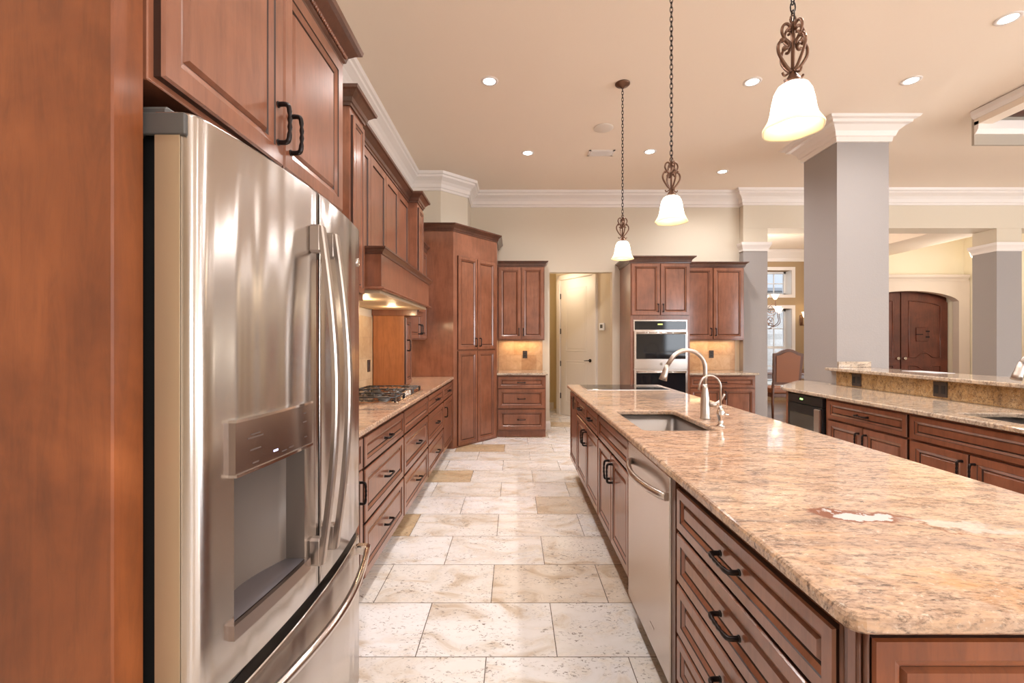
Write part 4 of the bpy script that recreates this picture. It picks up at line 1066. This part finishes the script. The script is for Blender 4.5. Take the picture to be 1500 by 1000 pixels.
# dining chair
def dining_chair(x, y, rz, label):
    t = thing('dining_chair', label, 'chair', (x, y, 0), rz)
    def camel(w_, z0, z1, sh):
        pts = [(-w_*.92, z0), (w_*.92, z0), (w_, z1-sh)]
        for i in range(1, 12):
            u = 1-2*i/12; pts.append((w_*.86*u, z1-sh+sh*math.cos(u*PI/2)**1.3+(.0)))
        pts.append((-w_, z1-sh)); return pts
    bm = bmesh.new(); prism_y(bm, camel(.245, .60, 1.235, .085), .0, .045); bmesh.ops.rotate(bm, verts=bm.verts, cent=(0, 0, .5), matrix=Matrix.Rotation(math.radians(7), 3, 'X'))
    obj('back_frame', bm, WOOD_DARK, t)
    bm = bmesh.new(); prism_y(bm, camel(.195, .645, 1.190, .075), -.012, .057); bmesh.ops.rotate(bm, verts=bm.verts, cent=(0, 0, .5), matrix=Matrix.Rotation(math.radians(7), 3, 'X'))
    obj('back_cushion', bm, LEATHER, t)
    obj('seat', B(-.25, .25, .03, .50, .44, .54, .03, 3), LEATHER, t)
    bm = bmesh.new(); box(bm, -.245, .245, .03, .49, .37, .44, .006); obj('apron', bm, WOOD_DARK, t)
    for sx in (-.215, .215):
        bm = bmesh.new(); tube(bm, [(sx, .03, .0), (sx, .035, .25), (sx, .03, .45), (sx, .018, .64)], [.018, .024, .026, .022], 8); obj('leg', bm, WOOD_DARK, t)
        bm = bmesh.new(); lathe(bm, [(.022, 0), (.030, .03), (.018, .08), (.028, .20), (.020, .26), (.028, .30), (.028, .37)], (sx, .46, 0), 12); obj('leg', bm, WOOD_DARK, t)
    return t
dining_chair(4.79, 8.0, math.radians(-8), 'brown leather dining chair with arched dark wood back')
t = thing('dining_table', 'dark dining table behind the leather chair', 'table', (5.3, 9.2, 0))
obj('tabletop', B(-1.1, 1.1, -.5, .5, .72, .765, .01), WOOD_DARK, t)
obj('apron', B(-1.0, 1.0, -.42, .42, .64, .72), WOOD_DARK, t)
for sx in (-.9, .9):
    for sy in (-.38, .38):
        bm = bmesh.new(); lathe(bm, [(.035, 0), (.05, .05), (.03, .12), (.055, .35), (.04, .55), (.05, .64)], (sx, sy, 0), 12); obj('leg', bm, WOOD_DARK, t)
# chandelier
t = thing('chandelier', 'scrolled iron chandelier with glass shades in the dining room', 'chandelier', (4.95, 9.0, 1.66))
bm = bmesh.new(); lathe(bm, [(.01, 0), (.03, .03), (.015, .08), (.035, .16), (.02, .26), (.03, .36), (.01, .45), (.01, .55)], n=12); obj('stem', bm, BRONZE, t)
obj('chain', chain_mesh(bmesh.new(), .55, CZ-1.66-.02), IRON, t)
GS = mat('lit_tulip_glass', (.9, .8, .6), .4, emit=(1, .82, .58), estr=3.5)
for k in range(8):
    a = 2*PI*k/8+.2; c, s = math.cos(a), math.sin(a); R_ = .34
    L_ = [(.02, .20), (.10, .04), (.24, .0), (.36, .08), (R_, .20), (R_, .26)]
    if k % 2: L_ = [(r*.55+.0, z+.26) for r, z in L_]
    bm = bmesh.new(); tube(bm, smooth_path([(r*c, r*s, z) for r, z in L_], 4), .007, 6)
    tube(bm, smooth_path([(r*c, r*s, L_[1][1]-.02+z) for r, z in ((.02, -.02), (.09, -.07), (.18, -.05), (.19, .03), (.12, .04), (.10, -.01))], 3), .006, 5)
    tube(bm, smooth_path([(r*c, r*s, z+L_[1][1]+.06) for r, z in ((.06, .0), (.14, .08), (.20, .04), (.16, -.01), (.12, .03))], 3), .005, 5)
    ar = obj('arm', bm, BRONZE, t)
    e = L_[-1]; bm = bmesh.new(); lathe(bm, [(.015, 0), (.035, .02), (.045, .06), (.072, .10), (.068, .10), (.04, .06), (.01, .01)], (e[0]*c, e[0]*s, e[1]), 14); obj('lamp_shade', bm, GS, ar)
point('dining_fill', (4.58, 8.6, 2.45), 120, WARM, .15)  # fill lamp added to brighten the soffit, set apart from the chandelier

# ================================================================ FOYER
dn = bpy.data.objects.new('door_2', None); C.objects.link(dn); dn['kind'] = 'structure'; dn.location = (DC, DYF, 0)
def arch_z(x, z0=2.13, zt=2.40): return z0+(zt-z0)*math.sqrt(max(0, 1-(x/1.02)**2))
for s in (-1, 1):
    a0, a1 = (-1.0, -.012) if s < 0 else (.012, 1.0)
    xs = [a0+(a1-a0)*i/14 for i in range(15)]
    bm = bmesh.new(); prism_y(bm, [(a0, .02), (a1, .02)]+[(x, arch_z(x)) for x in reversed(xs)], .10, .15)
    lf = obj('leaf', bm, DOORWOOD, dn)
    # raised mouldings of the two panels
    m0, m1 = (a0+.16, a1-.16); cx = (m0+m1)/2; hw = (m1-m0)/2
    xs2 = [m0+(m1-m0)*i/12 for i in range(13)]
    bm = bmesh.new()
    up = [(m0, 1.02), ]+[(cx+hw*u, 1.02+.10*max(0, math.cos(u*PI))**1.0 if abs(u) < .5 else 1.02) for u in [-.8+.16*i for i in range(11)]]+[(m1, 1.02)]+[(x, arch_z(x)-.17) for x in reversed(xs2)]
    tube(bm, [(x, .098, z) for x, z in up], .012, 6, closed=True)
    lo = [(m0, .25), (m1, .25), (m1, .84)]+[(cx-hw*u, .84-.08*max(0, math.cos(u*PI)) if abs(u) < .5 else .84) for u in [-.8+.16*i for i in range(11)]]+[(m0, .84)]
    tube(bm, [(x, .098, z) for x, z in lo], .012, 6, closed=True)
    obj('panel_moulding', bm, DOORWOOD, lf)
    bm = bmesh.new(); lathe(bm, [(.03, .06), (.035, .075), (.02, .085), (.02, .10)], (s*.075, 0, 1.00), 14, axis='Y'); obj('door_knob', bm, CHROME, lf)
    if s > 0:
        bm = bmesh.new(); box(bm, .32, .58, .085, .10, 1.36, 1.66, .01)
        g = obj('grille_door', bm, DOORWOOD, lf)
        bm = bmesh.new(); box(bm, .31, .46, .078, .088, 1.50, 1.52); box(bm, .52, .60, .078, .088, 1.44, 1.47); box(bm, .52, .60, .078, .088, 1.56, 1.59); obj('strap', bm, IRON, g)
bm = bmesh.new(); box(bm, -1.02, 1.02, .152, .20, .0, 2.499); obj('arch_backing', bm, DOORWOOD, dn)  # added backing, blocks the sky in the gap over the leaves
# cast stone surround
bm = bmesh.new(); ow = 1.235
top = [(x, arch_z(x*.985)+.01) for x in [-1.01+2.02*i/24 for i in range(25)]]
loop = [(-ow, .001), (-1.01, .001)]+top+[(1.01, .001), (ow, .001), (ow, 2.62), (-ow, 2.62)]
prism_y(bm, [(x+DC, z) for x, z in loop], DYF-.14, DYF-.002)
t = thing('door_surround', 'cream cast stone surround with cornice around the arched front door', 'door surround', (DC, DYF-.1, 0), world=True)
obj('arch', bm, CASTSTONE, t)
bm = bmesh.new(); sweep(bm, [(0, 0), (.02, 0), (.03, .03), (.07, .07), (.08, .12), (0, .12)], [(DC-ow, DYF-.14), (DC+ow-.07, DYF-.14)], side=1, z=2.62); box(bm, DC-ow, DC+ow-.02, DYF-.14, DYF-.002, 2.62, 2.72)
obj('cornice', bm, CASTSTONE, t)
def sconce(loc, rz, label):
    t = thing('wall_sconce', label, 'sconce', loc, rz)
    bm = bmesh.new(); box(bm, -.04, .04, -.02, -.002, -.12, .12, .01); obj('back_plate', bm, BRONZE, t)
    bm = bmesh.new(); tube(bm, smooth_path([(0, -.02, -.06), (0, -.10, -.12), (0, -.16, -.04), (0, -.15, .04)], 4), .008, 6); obj('arm', bm, BRONZE, t)
    bm = bmesh.new(); lathe(bm, [(.02, .04), (.045, .08), (.055, .14), (.075, .18), (.07, .18), (.04, .09), (.015, .05)], (0, -.15, 0), 16); obj('lamp_shade', bm, GS, t)
sconce((9.488, 9.25, 3.02), L90, 'bronze wall sconce high in the foyer behind the right pier')
sconce((6.62, 10.498, 1.85), 0, 'small wall sconce beside the dining window at the column edge')
point('foyer_glow', (8.35, 8.3, 2.6), 30, (1, .92, .80), .2)
point('hall_glow', (.75, 8.0, 2.4), 10, (1, .88, .70), .12)
